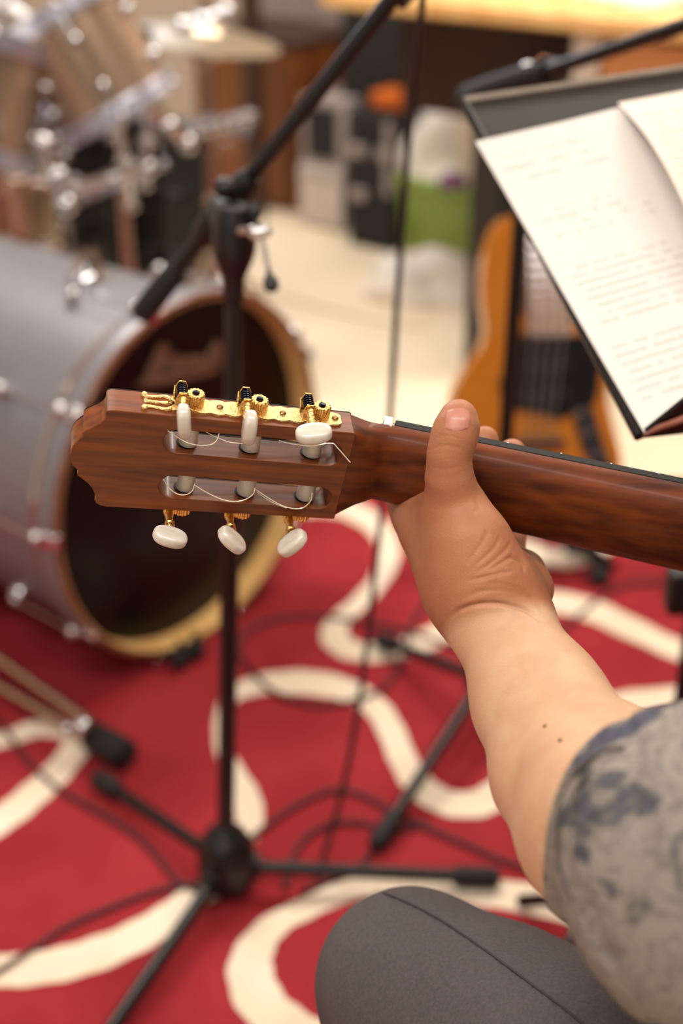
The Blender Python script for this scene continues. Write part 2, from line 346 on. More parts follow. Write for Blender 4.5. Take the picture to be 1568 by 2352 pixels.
# neck frame, bent 12 degrees off the head
be = math.radians(12)
nu_ = V((math.cos(be), 0, math.sin(be))); nn_ = V((-math.sin(be), 0, math.cos(be)))
NO = V((.1, VC, -TH-.0005))
def nk(s, v, n): return NO + nu_*s + V((0, v, 0)) + nn_*n
NECK_END = .325
def wneck(s): return .026+.0154*s
bm = B(); rings = []
def sect(o, U, Nn, w, t, p, n=28, f=0.):
    pts = []
    for k in range(n+1):
        a = PI*k/n; c = math.cos(a); s_ = math.sin(a)
        q = (abs(c)**p+abs(s_)**p)**(-1/p)
        pts.append(o + V((0, 1, 0))*(w*c*q) + Nn*(f+(t-f)*s_*q))
    return [bm.verts.new(x) for x in pts]
HN = V((0, 0, 1))
for u_, w_, t_, p_ in ((.068, .0312, TH-.0004, 16), (.0745, .0311, TH-.0001, 14), (.078, .0300, TH, 7), (.082, .0286, TH+.0002, 4.6), (.087, .0272, TH-.0006, 3.4), (.093, .0263, TH-.002, 2.8)):
    rings.append(sect(V((u_, VC+.0001, -TH)), None, HN, w_, t_, p_))
for s_ in (0.0, .012, .03, .08, .14, .2, .26, .315):
    rings.append(sect(NO+nu_*s_, None, nn_, wneck(s_), .0170+.006*min(1, s_/.2), 2.35))
# heel block
for s_, t_ in ((.325, .03), (.332, .05), (.34, .075)):
    rings.append(sect(NO+nu_*s_, None, nn_, .031, t_, 2.6))
for A, C_ in zip(rings, rings[1:]):
    for k in range(len(A)-1): bm.faces.new((A[k], A[k+1], C_[k+1], C_[k]))
    bm.faces.new((A[-1], A[0], C_[0], C_[-1]))
bm.faces.new(rings[0]); bm.faces.new(rings[-1])
gpart('neck', bm, M_mahogd, sharp=50)
bm = B(); fb = []
for s_ in np.linspace(.003, .48, 30):
    w = wneck(min(s_, .4))+.0003
    fb.append([bm.verts.new(nk(s_, a, b)) for a, b in ((w, 0), (w, -.0062), (-w, -.0062), (-w, 0))])
for A, C_ in zip(fb, fb[1:]):
    for k in range(4): bm.faces.new((A[k], A[(k+1) % 4], C_[(k+1) % 4], C_[k]))
bm.faces.new(fb[0]); bm.faces.new(fb[-1])
fbo = gpart('fretboard', bm, M_ebony, bevel=.0006)
for i in range(1, 19):
    s_ = .65*(1-2**(-i/12)); w = wneck(min(s_, .4))-.0004
    bm = B(); tube(bm, [nk(s_, -w, -.0064), nk(s_, w, -.0064)], .0008, 8); gpart('fret', bm, M_chrome, fbo)
bm = B(); a = nk(-.0012, 0, -.0035); box(bm, a, (.0055, .052, .0105), Matrix((nu_, V((0, 1, 0)), nn_)).transposed()); gpart('nut', bm, M_bone, bevel=.0006)
# body of the guitar, on the player's lap outside the picture
def body_w(x):   # half width along the body, 0..1
    xs = [0, .03, .1, .2, .3, .4, .5, .6, .72, .84, .93, .98, 1]; ws = [0, .075, .118, .138, .130, .118, .128, .158, .183, .176, .132, .07, 0]
    return float(np.interp(x, xs, ws))
xs = np.concatenate([np.linspace(0, 1, 50)])
bo = [nk(.328+.485*x, body_w(x), 0) for x in xs] + [nk(.328+.485*x, -body_w(x), 0) for x in xs[::-1][1:-1]]
bm = B(); outline_slab(bm, bo, nn_*.092); gpart('body', bm, M_mahog, bevel=.003)
bm = B(); outline_slab(bm, bo, nn_*-.003); gpart('soundboard', bm, M_spruce)
bm = B(); box(bm, nk(.66, 0, -.007), (.028, .19, .009), Matrix((nu_, V((0, 1, 0)), nn_)).transposed()); gpart('bridge', bm, M_ebony, bevel=.001)
# strings
for i in range(6):
    v0 = (i-2.5)*.0086; v1 = (i-2.5)*.0114; ra = (.0003, .00035, .0004, .0004, .00045, .0005)[i]
    top_side = i >= 3
    ru = ((-.0145, .0215, .0575), (.055, .0195, -.017))[top_side][i % 3]; rv = (-.021+.0015*(i-1)) if not top_side else (.0115+.002*(i-4))
    bm = B(); tube(bm, [V((ru+.004, rv, -.0155)), NO+V((-.002, v0, -.0062)), nk(.0, v0, -.0092), nk(.66, v1, -.0100)], ra, 6)
    gpart('string', bm, M_nylon if i < 3 else M_wound)
# loose string ends curling in the slots
def tail(pts, r=.00045, m=M_nylon):
    r *= .62; bm = B(); tube(bm, [gl(x, y, n) for x, y, n in pts], r, 6, 8); gpart('string_end', bm, m)
tail([(386, 990, .001), (420, 1012, -.001), (450, 1022, .0015), (480, 1022, .0018), (497, 1012, .001), (504, 992, -.001)])
tail([(398, 986, -.002), (415, 988, -.004)], .0004)
tail([(465, 988, -.002), (495, 1003, -.001), (525, 1015, 0), (552, 1018, .001), (566, 1016, 0)])
tail([(640, 1012, -.002), (675, 1020, -.001), (715, 1024, -.001), (760, 1018, .001), (776, 1030, .001), (804, 1062, .0012)], .0006)
tail([(376, 1102, .001), (386, 1118, 0), (402, 1132, 0), (422, 1137, .001), (440, 1129, .001), (447, 1112, -.001)], .0005)
tail([(448, 1115, -.001), (480, 1134, 0), (520, 1150, .001), (555, 1150, .001), (580, 1136, 0), (586, 1120, -.001)], .0005)
tail([(587, 1124, -.002), (620, 1146, 0), (655, 1164, .001), (690, 1168, .001), (712, 1152, 0), (717, 1132, -.001)], .0005)
tail([(590, 1130, -.002), (622, 1152, 0), (658, 1167, .0015)], .0004)

def button(c, phi, parent, tilt=0.):
    bm = B(); L_, Hh, Tt = .0103, .0071, .0036
    r = Matrix.Rotation(phi, 3, 'Z')
    nu, nv = 36, 20
    def se(x, p): return math.copysign(abs(x)**p, x)
    Tt = .0038
    rows = []
    for j in range(nv+1):
        th_ = -PI/2+PI*j/nv; ct, st = se(math.cos(th_), .42), se(math.sin(th_), .62)
        rows.append([V((L_*ct*se(math.cos(2*PI*i/nu), .82), Tt*st, Hh*ct*se(math.sin(2*PI*i/nu), .82))) for i in range(nu)])
    verts = []
    for row in rows[1:-1]: verts.append([bm.verts.new(V(c)+r @ Matrix.Rotation(tilt, 3, 'Y') @ p) for p in row])
    p0 = bm.verts.new(V(c)+r @ rows[0][0]); p1 = bm.verts.new(V(c)+r @ rows[-1][0])
    for A, C_ in zip(verts, verts[1:]):
        for i in range(nu): bm.faces.new((A[i], A[(i+1) % nu], C_[(i+1) % nu], C_[i]))
    for i in range(nu): bm.faces.new((p0, verts[0][(i+1) % nu], verts[0][i])); bm.faces.new((p1, verts[-1][i], verts[-1][(i+1) % nu]))
    return gpart('tuning_button', bm, M_pearl, parent, sharp=70)
def side_machine(sgn, base, rollers, btn):
    """tuning machine strip on one long edge of the head; sgn +1 upper, -1 lower"""
    nc = -.0110
    def q(u, h, n): return V((u, base(u)+sgn*h, n))
    bm = B()
    # scalloped plate
    up = []; lo = []
    us = np.linspace(rollers[0]-.0125, rollers[2]+.0125, 90)
    for u in us:
        t = min(abs(u-r_-.018) for r_ in rollers[:2]+(rollers[2]-.005,)) if False else 0
        w = .0056+.0013*abs(math.sin((u-rollers[0])*PI/.009))
        for r_ in rollers: w -= .0022*math.exp(-((u-r_+.0045)/.003)**2)
        if u > rollers[2]+.007: w = .0060*math.sqrt(max(.02, 1-((u-rollers[2]-.0078)/.0060)**2))
        up.append(q(u, 0, nc-w)); lo.append(q(u, 0, nc+w))
    outline_slab(bm, up+lo[::-1], V((0, sgn*.0011, 0)))
    u0 = rollers[0]-.0125
    for s in (-1, 1):
        pts = [q(u0+.002, .0006, nc+s*.002), q(u0-.003, .0006, nc+s*.0060), q(u0-.008, .0006, nc+s*.0052), q(u0-.0135, .0006, nc+s*.0046), q(u0-.0155, .0006, nc+s*.0062)]
        tube(bm, pts, [.0011, .0012, .0009, .0011, .0016], 8, 5)
        ball(bm, q(u0-.0152, .0008, nc+s*.0060), .0019, u=10, v=8)
    tube(bm, [q(u0-.001, .0006, nc), q(u0-.007, .0006, nc), q(u0-.0145, .0006, nc)], [.0014, .0009, .0012], 8, 3)
    ball(bm, q(u0-.0145, .0007, nc), .0015, u=10, v=8)
    pl = gpart('machine_plate', bm, M_goldp, sharp=30)
    for u in (u0-.0005, rollers[0]+.0145, rollers[1]+.0145, rollers[2]+.0090):
        bm = B(); lathe(bm, [(.0019, 0), (.0019, .0007), (.0012, .0013), (.0004, .0013)], q(u, .0011, nc), V((0, sgn, 0)), 10); gpart('screw', bm, M_brass, pl)
    for i, ru in enumerate(rollers):
        # gear wheel on the roller end
        bm = B(); x, y, a = frame_of((0, sgn, 0)); o = q(ru, .0011, nc); rows = []
        for h, k in ((0, 1), (.0078, 1), (.0084, .9)):
            rows.append([bm.verts.new(o+a*h+(x*math.cos(2*PI*j/52)+y*math.sin(2*PI*j/52))*(.0047+(.0006 if j % 4 < 2 else 0))*k) for j in range(52)])
        for A, C_ in zip(rows, rows[1:]):
            for j in range(52): bm.faces.new((A[j], A[(j+1) % 52], C_[(j+1) % 52], C_[j]))
        bm.faces.new(rows[0]); bm.faces.new(rows[-1])
        gw = gpart('gear_wheel', bm, M_gold, pl, sharp=30)
        bm = B(); lathe(bm, [(.0021, 0), (.0021, .0006), (.0013, .0010), (.0002, .0008)], q(ru, .0095, nc), V((0, sgn, 0)), 16); gpart('gear_screw', bm, M_worm, gw)
        wu = ru-.0075; hh = .0078
        # folded brackets
        bm = B()
        for n0 in (-.0195, -.0078):
            pts = [q(wu-.0034, 0, n0), q(wu-.0034, hh, n0), q(wu-.002, hh+.0034, n0), q(wu+.002, hh+.0034, n0), q(wu+.0034, hh, n0), q(wu+.0034, 0, n0)]
            outline_slab(bm, pts, V((0, 0, .0010)))
        outline_slab(bm, [q(wu-.0042, 0, -.0195), q(wu-.0042, hh, -.0195), q(wu-.0042, hh*.75, -.016), q(wu-.0042, 0, -.0125)], V((.0008, 0, 0)))
        gpart('bracket', bm, M_gold, pl, bevel=.0003)
        bm = B(); prof = [(.0012, -.0193)]
        for k in range(5):
            z0 = -.0184+k*.0021; prof += [(.0020, z0), (.0031, z0+.0005), (.0031, z0+.0010), (.0020, z0+.0016)]
        prof += [(.0014, -.0078)]
        lathe(bm, prof, q(wu, hh, 0), V((0, 0, 1)), 20); gpart('worm_gear', bm, M_worm, pl)
        bm = B(); lathe(bm, [(.0022, -.0066), (.0026, -.005), (.0021, -.003), (.0021, .001), (.0028, .002), (.0028, .003), (.0022, .0038), (.0030, .005), (.0031, .0065), (.0026, .0080), (.0018, .012)], q(wu, hh, 0), V((0, 0, 1)), 20)
        sh = gpart('tuner_shaft', bm, M_gold, pl)
        button(q(wu, hh, .0148), btn[i], sh)
        # roller through the slot
        bm = B(); a0 = V((ru, base(ru)-sgn*.002, nc)); a1 = V((ru, VC+sgn*.0035, nc))
        d = (a1-a0).length
        lathe(bm, [(.0050, 0), (.0055, .006), (.0055, .010), (.0051, .0115), (.0051, .0185), (.0055, .0200), (.0055, d)], a0, a1-a0, 24)
        gpart('string_roller', bm, M_bone)
        wv = (.0033 if sgn > 0 else -.0292)
        bm = B(); lathe(bm, [(.0060, -.0003), (.0060, .0003)], V((ru-.0008, wv, nc)), V((0, 1, 0)), 20); gpart('hole_shade_disc', bm, M_ebony)  # dark disc on the slot wall for the shade inside the hole
side_machine(1, lambda u: .0289-.006*(u+.06)/.134*.1, (-.0170, .0190, .0550), (math.radians(-80), math.radians(92), math.radians(14)))
side_machine(-1, lambda u: -.0395+.0038*(u+.06)/.134, (-.0145, .0215, .0572), (math.radians(-13), math.radians(-40), math.radians(52)))

# ------------------------------------------------------------------ player
class SDF:
    def __init__(s): s.pr = []
    def cap(s, a, b, ra, rb, k=.012): s.pr.append((np.array(a, float), np.array(b, float), ra, rb, k))
    def chain(s, pts, k=.012):
        for (a, ra), (b, rb) in zip(pts, pts[1:]): s.cap(a, b, ra, rb, k)
    def val(s, p):
        d = np.full(len(p), 9.)
        for a, b, ra, rb, k in s.pr:
            ab = b-a; L2 = max(1e-9, ab @ ab); t = np.clip(((p-a) @ ab)/L2, 0, 1)
            di = np.linalg.norm(p-a-t[:, None]*ab, axis=1)-(ra+(rb-ra)*t)
            h = np.clip(.5+.5*(d-di)/k, 0, 1)
            d = d*(1-h)+di*h-k*h*(1-h)
        return d
    def mesh(s, voxel, disp=None, refine=None, iters=5, refine2=None):
        bm = B()
        for a, b, ra, rb, k in s.pr:
            a_ = V(a); b_ = V(b); L = (b_-a_).length
            if L < 1e-6: ball(bm, a_, ra); continue
            prof = [(max(1e-4, ra*math.sin(t)), -ra*math.cos(t)) for t in np.linspace(.05, PI/2, 7)] + [(max(1e-4, rb*math.cos(t)), L+rb*math.sin(t)) for t in np.linspace(0, PI/2-.05, 7)]
            lathe(bm, prof, a_, b_-a_, 24)
        bmesh.ops.recalc_face_normals(bm, faces=bm.faces[:])
        me = bpy.data.meshes.new('t'); bm.to_mesh(me); bm.free()
        o = bpy.data.objects.new('t', me); col.objects.link(o)
        md = o.modifiers.new('r', 'REMESH'); md.mode = 'VOXEL'; md.voxel_size = voxel
        dg = bpy.context.evaluated_depsgraph_get(); dg.update()
        m2 = bpy.data.meshes.new_from_object(o.evaluated_get(dg))
        bpy.data.objects.remove(o); bpy.data.meshes.remove(me)
        bm = B(); bm.from_mesh(m2); bpy.data.meshes.remove(m2)
        s.project(bm, iters, voxel)
        if refine:
            es = [e for e in bm.edges if refine((e.verts[0].co+e.verts[1].co)/2)]
            bmesh.ops.subdivide_edges(bm, edges=es, cuts=1, use_grid_fill=True)
            s.project(bm, 3, voxel)
            if refine2:
                es = [e for e in bm.edges if refine2((e.verts[0].co+e.verts[1].co)/2)]
                bmesh.ops.subdivide_edges(bm, edges=es, cuts=1, use_grid_fill=True)
                s.project(bm, 2, voxel)
        if disp is not None:
            p = np.array([v.co[:] for v in bm.verts]); bm.normal_update(); nrm = np.array([v.normal[:] for v in bm.verts])
            q = p + nrm*disp(p, nrm)[:, None]
            for v, c in zip(bm.verts, q): v.co = c
        return bm
    def project(s, bm, iters, voxel):
        p = np.array([v.co[:] for v in bm.verts]); e = .0006
        idx = np.array([[ed.verts[0].index, ed.verts[1].index] for ed in bm.edges]) if (bm.verts.index_update() or True) else None
        deg = np.bincount(idx.ravel(), minlength=len(p))[:, None].astype(float)
        for it in range(iters):
            # relax then pull back onto the surface
            acc = np.zeros_like(p); np.add.at(acc, idx[:, 0], p[idx[:, 1]]); np.add.at(acc, idx[:, 1], p[idx[:, 0]])
            p = p*.5+.5*acc/np.maximum(deg, 1)
            for _ in range(2):
                d = s.val(p)
                g = np.stack([s.val(p+np.eye(3)[i]*e)-d for i in range(3)], 1)/e
                gg = np.maximum((g*g).sum(1), .2)
                p = p-np.clip(d/gg, -voxel*1.5, voxel*1.5)[:, None]*g
        for v, c in zip(bm.verts, p): v.co = c

SH = V((.335, .37, .955)); EL = P(1410, 1880, .69)
HIPL = V((.42, .40, .53)); HIPR = V((.60, .44, .53)); KN = P(945, 2265, .93)
ANK = V((.045, .70, .11))
NECKB = V((.50, .40, 1.02)); HEADC = V((.49, .43, 1.22))
body = SDF()
# torso and head
body.cap(V((.45, .36, .56)), V((.57, .40, .56)), .105, .105, .03)
body.cap(V((.51, .38, .60)), V((.51, .38, .85)), .105, .12, .05)
body.cap(V((.44, .37, .84)), V((.58, .41, .84)), .10, .10, .05)
body.cap(V((.37, .37, .955)), V((.65, .45, .955)), .055, .055, .04)
body.cap(V((.505, .39, .97)), V((.50, .42, 1.09)), .056, .052, .03)
body.cap(HEADC+V((0, -.02, .03)), HEADC+V((0, .01, .03)), .088, .080, .02)
body.cap(HEADC+V((0, .04, -.03)), HEADC+V((-.01, .05, -.065)), .058, .036, .03)
body.cap(HEADC+V((-.005, .095, .01)), HEADC+V((-.008, .108, -.02)), .009, .013, .01)
for s in (-1, 1): body.cap(HEADC+V((s*.083, 0, .0)), HEADC+V((s*.087, -.006, .025)), .010, .014, .006)
body.cap(HEADC+V((-.03, .082, -.052)), HEADC+V((.018, .084, -.052)), .009, .009, .008)
# left arm
WR1 = P(1108, 1402, .822); WR2 = P(1176, 1412, .822)
body.chain([(SH, .050), (EL, .040)], .03)
body.chain([(WR1, .0210), (P(1202, 1625, .778), .0240), (P(1277, 1780, .738), .0302), (P(1378, 1925, .70), .034), (EL, .038)], .02)
body.chain([(WR2, .0200), (P(1268, 1602, .778), .0250), (P(1398, 1795, .71), .034), (EL, .038)], .02)
# left hand
body.chain([(WR1, .0215), (P(1100, 1335, .828), .0225), (P(938, 1158, .874), .0120)], .02)
body.chain([(WR2, .0200), (P(1145, 1345, .845), .0200), (P(1020, 1215, .893), .0120)], .015)
body.chain([(P(1150, 1350, .848), .0190), (P(1095, 1240, .905), .0115)], .012)
body.chain([(P(1198, 1398, .836), .0158), (P(1205, 1352, .860), .0160), (P(1196, 1318, .885), .0145), (P(1180, 1288, .915), .0100)], .006)
# thumb
body.chain([(P(1108, 1335, .812), .0250), (P(1078, 1245, .814), .0205), (P(1046, 1165, .818), .0160)], .014)
body.chain([(P(1046, 1165, .818), .0155), (P(1032, 1100, .808), .0122), (P(1031, 1044, .802), .0112)], .008)
body.chain([(P(1031, 1044, .802), .0112), (P(1043, 1003, .800), .0118), (P(1051, 974, .800), .0108), (P(1054, 954, .801), .0088)], .006)
body.cap(P(985, 1225, .845), P(1060, 1330, .828), .0150, .0225, .02)
body.chain([(P(1030, 1180, .826), .013), (P(955, 1180, .866), .0105)], .016)
# fingers round the front of the fretboard
FIN = [
    [(P(938, 1158, .874), .0105), (P(948, 1062, .915), .0092), (P(1010, 1022, .905), .0082), (P(1036, 1052, .888), .0070)],
    [(P(1020, 1215, .893), .0105), (P(1032, 1092, .928), .0092), (P(1112, 1012, .892), .0084), (P(1118, 1058, .886), .0072)],
    [(P(1095, 1240, .905), .0100), (P(1110, 1112, .934), .0088), (P(1175, 1041, .898), .0084), (P(1180, 1090, .889), .0072)],
    [(P(1172, 1275, .912), .0092), (P(1186, 1170, .930), .0080), (P(1222, 1106, .908), .0074), (P(1240, 1120, .895), .0064)],
]
for f_ in FIN: body.chain(f_, .003)
# right arm and hand over the guitar body
def gw(s, v, n): return GM @ nk(s, v, n)
RS = V((.68, .47, .945)); RE = gw(.80, .16, .14); RW = gw(.70, .04, -.03)
body.chain([(RS, .048), (RE, .040)], .03)
body.chain([(RE, .038), (gw(.78, .16, -.012), .034), (RW, .022)], .02)
body.chain([(RW, .022), (gw(.645, .012, -.034), .020)], .02)
for i in range(4):
    body.chain([(gw(.65-.004*i, .028-.014*i, -.034), .010), (gw(.615-.003*i, .026-.015*i, -.046), .0085), (gw(.592, .020-.014*i, -.030), .0070)], .003)
body.chain([(gw(.66, .03, -.034), .013), (gw(.63, .045, -.04), .010), (gw(.605, .048, -.03), .008)], .006)
# legs under the fabric, feet
RKN = V((.66, .86, .50)); RANK = V((.64, .88, .10))
body.chain([(HIPL, .06), (KN, .045), (ANK, .032)], .03); body.chain([(HIPR, .06), (RKN, .045), (RANK, .032)], .03)
for a in (ANK, RANK):
    body.chain([(V((a.x, a.y-.02, .048)), .034), (V((a.x-.02, a.y+.10, .042)), .030), (V((a.x-.03, a.y+.18, .036)), .024)], .02)
    body.cap(a, V((a.x, a.y, .05)), .032, .034, .02)

CREASES = [   # (photo points, width px, depth m) on the visible side of thumb, palm and wrist
    ([(1030, 1420), (1060, 1398), (1100, 1387), (1145, 1386), (1190, 1396), (1225, 1412), (1252, 1434)], 5, .0028),
    ([(1050, 1386), (1090, 1362), (1140, 1354), (1190, 1362), (1230, 1384), (1250, 1410)], 5, .0010),
    ([(1068, 1334), (1110, 1326), (1150, 1316), (1190, 1310)], 4, .0012),
    ([(1110, 1340), (1150, 1342), (1190, 1352), (1225, 1378)], 5, .0008),
    ([(1092, 1318), (1130, 1290), (1162, 1262), (1172, 1240)], 4, .0009),
    ([(1088, 1300), (1115, 1278), (1140, 1250), (1148, 1228)], 4, .0009),
    ([(1120, 1312), (1155, 1290), (1180, 1275)], 4, .0009),
    ([(1070, 1300), (1095, 1262), (1115, 1232), (1120, 1206)], 5, .0007),
    ([(992, 1030), (1015, 1024), (1045, 1026), (1062, 1034)], 3, .0007),
    ([(1000, 1006), (1030, 1000), (1055, 1008)], 2.5, .0005),
    ([(985, 1072), (1020, 1078), (1060, 1070)], 4, .0004),
    ([(1088, 1140), (1100, 1165), (1082, 1180)], 4, .0008),
    ([(1160, 1278), (1185, 1286), (1200, 1300), (1204, 1318)], 4, .0014),
]
def disp(p, nrm):
    rel = p-np.array(CAM); d = rel @ np.array(DZ)
    x = 784+FPX*(rel @ np.array(RX))/d; y = 1176-FPX*(rel @ np.array(UY))/d
    out = np.zeros(len(p)); facing = -(nrm*rel).sum(1) > 0
    hand = facing & (x > 850) & (x < 1300) & (y > 900) & (y < 1460) & (d < .9)
    ii = np.where(hand)[0]
    for pts, w, dep in CREASES:
        c = np.array([q[:2] for q in spline([V((a, b, 0)) for a, b in pts], 6)])
        dd = np.full(len(ii), 1e9); tt = np.zeros(len(ii))
        for j, (a, b) in enumerate(zip(c, c[1:])):
            ab = b-a; t = np.clip(((x[ii]-a[0])*ab[0]+(y[ii]-a[1])*ab[1])/(ab @ ab), 0, 1)
            e = np.hypot(x[ii]-a[0]-t*ab[0], y[ii]-a[1]-t*ab[1]); better = e < dd; dd[better] = e[better]; tt[better] = (j+t[better])/(len(c)-1)
        fade = np.clip(np.minimum(tt, 1-tt)*5, 0, 1)
        out[ii] += (-.55*dep*np.exp(-(dd/w)**2)+.10*dep*np.exp(-((dd-2.2*w)/(1.6*w))**2))*fade
    return out
HC = P(1080, 1180, .85)
bmb = body.mesh(.0045, disp=disp, refine=lambda c: (c-HC).length < .19, refine2=lambda c: (c-HC).length < .095)
player = thing('person', 'seated person in grey printed shirt and grey leggings fretting the classical guitar', 'person', loc=(.52, .41, 0))
pcs = np.array([v.co[:] for v in bmb.verts])
wr = np.array(P(1140, 1405, .82)); ax = np.array(P(1080, 1180, .85))-wr; ax /= np.linalg.norm(ax)
red = np.clip(((pcs-wr) @ ax+.014)/.009, 0, 1)*(np.linalg.norm(pcs-np.array(HC), axis=1) < .12)
bo_ = finish('body', bmb, M_skin, player, sharp=180)
at = bo_.data.attributes.new('hand_red_shade', 'FLOAT', 'POINT'); at.data.foreach_set('value', red.astype(np.float32))
# thumb nail
def thumb_nail():
    bm = B(); g = {}
    o = P(1053, 957, .783); xx = (P(1083, 957, .785)-P(1024, 957, .785)); up = (P(1056, 930, .786)-P(1050, 985, .783))
    nrm = xx.cross(up).normalized(); nrm = nrm if nrm.dot(Z3) > 0 else -nrm
    nU, nV = 14, 14
    for i in range(nU+1):
        for j in range(nV+1):
            a = -1+2*i/nU; b = -1+2*j/nV
            w = .5*(1-.10*max(0, b)**2); bb = b*.5*(1-.34*abs(a)**2.2 if b < 0 else 1-.20*a*a)
            c = o+xx*(a*w)+up*bb-nrm*(.0042*a*a+.0016*max(0, b)**2)
            for _ in range(8): c = c-nrm*float(body.val(np.array([c[:]]))[0])
            g[i, j] = c+nrm*(.0004-.0006*max(abs(a)**4, max(0, -b)**6))
    A = {k: bm.verts.new(c+nrm*.0002) for k, c in g.items()}; C_ = {k: bm.verts.new(c-nrm*.0016) for k, c in g.items()}
    for i in range(nU):
        for j in range(nV):
            bm.faces.new((A[i, j], A[i+1, j], A[i+1, j+1], A[i, j+1])); bm.faces.new((C_[i, j], C_[i, j+1], C_[i+1, j+1], C_[i+1, j]))
    for i in range(nU):
        for j in (0, nV): bm.faces.new((A[i, j], A[i+1, j], C_[i+1, j], C_[i, j]))
    for j in range(nV):
        for i in (0, nU): bm.faces.new((A[i, j], A[i, j+1], C_[i, j+1], C_[i, j]))
    finish('thumb_nail', bm, M_nail, player, sharp=60)
thumb_nail()
for px, py in ((1245, 1661), (1276, 1697)):
    q = P(px, py, .85); hit = None
    dd = ((pcs-np.array(CAM)) @ np.array(DZ)); xx = 784+FPX*(pcs-np.array(CAM))[:, 0]/dd; yy = 1176-FPX*((pcs-np.array(CAM)) @ np.array(UY))/dd
    k = np.where(np.hypot(xx-px, yy-py) < 12)[0]; k = k[np.argmin(dd[k])]
    bm = B(); ball(bm, V(pcs[k]), .0011, u=10, v=8); finish('mole', bm, M_brass, player)
# hair
hs = SDF(); hs.cap(HEADC+V((0, -.035, .045)), HEADC+V((0, .0, .05)), .092, .088, .02); hs.cap(HEADC+V((0, -.06, .02)), HEADC+V((.01, -.07, -.12)), .075, .04, .03)
finish('hair', hs.mesh(.006), M_hair, player, sharp=180)
def on_surface(sdf, px, py, d0, lift=0.):
    r = ray(px, py); L = r.length; d = d0
    for _ in range(60):
        v = float(sdf.val(np.array([(CAM+r*d)[:]]))[0])-lift
        if abs(v) < 1e-5: break
        d += v/L*.9
    return CAM+r*d
def stitch(name, sdf, px, d0, r, m, lift=0.):
    bm = B(); pts = spline([V((a, b, 0)) for a, b in px], 5)
    tube(bm, [on_surface(sdf, p.x, p.y, d0, lift) for p in pts], r, 6); finish(name, bm, m, player)
# shirt: a shell round arm and torso, cut open at the hem of the sleeve
sh = SDF()
sh.cap(P(1330, 1905, .705), P(1400, 1905, .685), .0405, .0415, .02)
sh.cap(P(1400, 1905, .685), P(1590, 1930, .615), .0415, .0560, .015)
sh.cap(P(1590, 1930, .615), SH+V((.02, 0, 0)), .056, .070, .02)
sh.cap(P(1490, 2010, .66), P(1640, 2100, .62), .036, .048, .03)
sh.cap(P(1640, 2100, .62), V((.44, .40, .70)), .048, .10, .03)
sh.cap(V((.44, .36, .54)), V((.58, .40, .54)), .135, .135, .03)
sh.cap(V((.51, .38, .60)), V((.51, .38, .84)), .135, .14, .05)
sh.cap(V((.43, .37, .85)), V((.59, .41, .85)), .12, .12, .05)
sh.cap(V((.37, .37, .95)), V((.65, .45, .95)), .068, .068, .04)
sh.cap(RS, RS.lerp(RE, .6), .064, .060, .02)
HEMN = camv(-.80, .32, -.50).normalized(); HEMC = P(1375, 1905, .697)
def shfold(p, nrm):
    rel = p-np.array(CAM); d = rel @ np.array(DZ); x = 784+FPX*rel[:, 0]/d; y = 1176-FPX*(rel @ np.array(UY))/d
    hd2 = (np.array(HEMC)-p) @ np.array(HEMN)
    out = -.0022*np.exp(-((hd2-.013)/.0022)**2)*(d < .76)*(x < 1500)+.0018*np.sin((p @ np.array((38., -52, 30))))*np.clip((x-1380)/150, 0, 1)
    for pts, w, dep in (([(1330, 1800), (1300, 1880), (1295, 1960), (1320, 2040)], 9, .002), ([(1345, 2070), (1365, 2140), (1400, 2200)], 10, .005), ([(1420, 1640), (1470, 1760), (1460, 1900)], 16, .003), ([(1365, 1775), (1335, 1850), (1330, 1930)], 9, .0016)):
        c = np.array([q[:2] for q in spline([V((a, b, 0)) for a, b in pts], 5)]); dd = np.min(np.hypot(x[:, None]-c[None, :, 0], y[:, None]-c[None, :, 1]), 1)
        out -= dep*np.exp(-(dd/w)**2)*(d < .8)
    return out
bms = sh.mesh(.006, disp=shfold)
def bis(co, no, near=None):
    geom = [f for f in bms.faces if near is None or (f.calc_center_median()-near[0]).length < near[1]]
    es = set(e for f in geom for e in f.edges); vs = set(v for f in geom for v in f.verts)
    bmesh.ops.bisect_plane(bms, geom=geom+list(es)+list(vs), plane_co=co, plane_no=no, clear_outer=False)
    kill = [f for f in bms.faces if (f.calc_center_median()-co).dot(no) > 1e-5 and (near is None or (f.calc_center_median()-near[0]).length < near[1])]
    bmesh.ops.delete(bms, geom=kill, context='FACES')
bis(HEMC, HEMN, (HEMC, .14)); bis(NECKB+V((0, 0, -.005)), V((0, 0, 1)), (NECKB, .2))
re_ax = (RE-RS).normalized(); bis(RS.lerp(RE, .66), re_ax, (RS.lerp(RE, .75), .12))
sho = finish('shirt', bms, M_shirt, player, sharp=180)
md = sho.modifiers.new('thick', 'SOLIDIFY'); md.thickness = .0022; md.offset = -1
# hem line stitched round the sleeve
hem = [e for e in sho.data.edges]
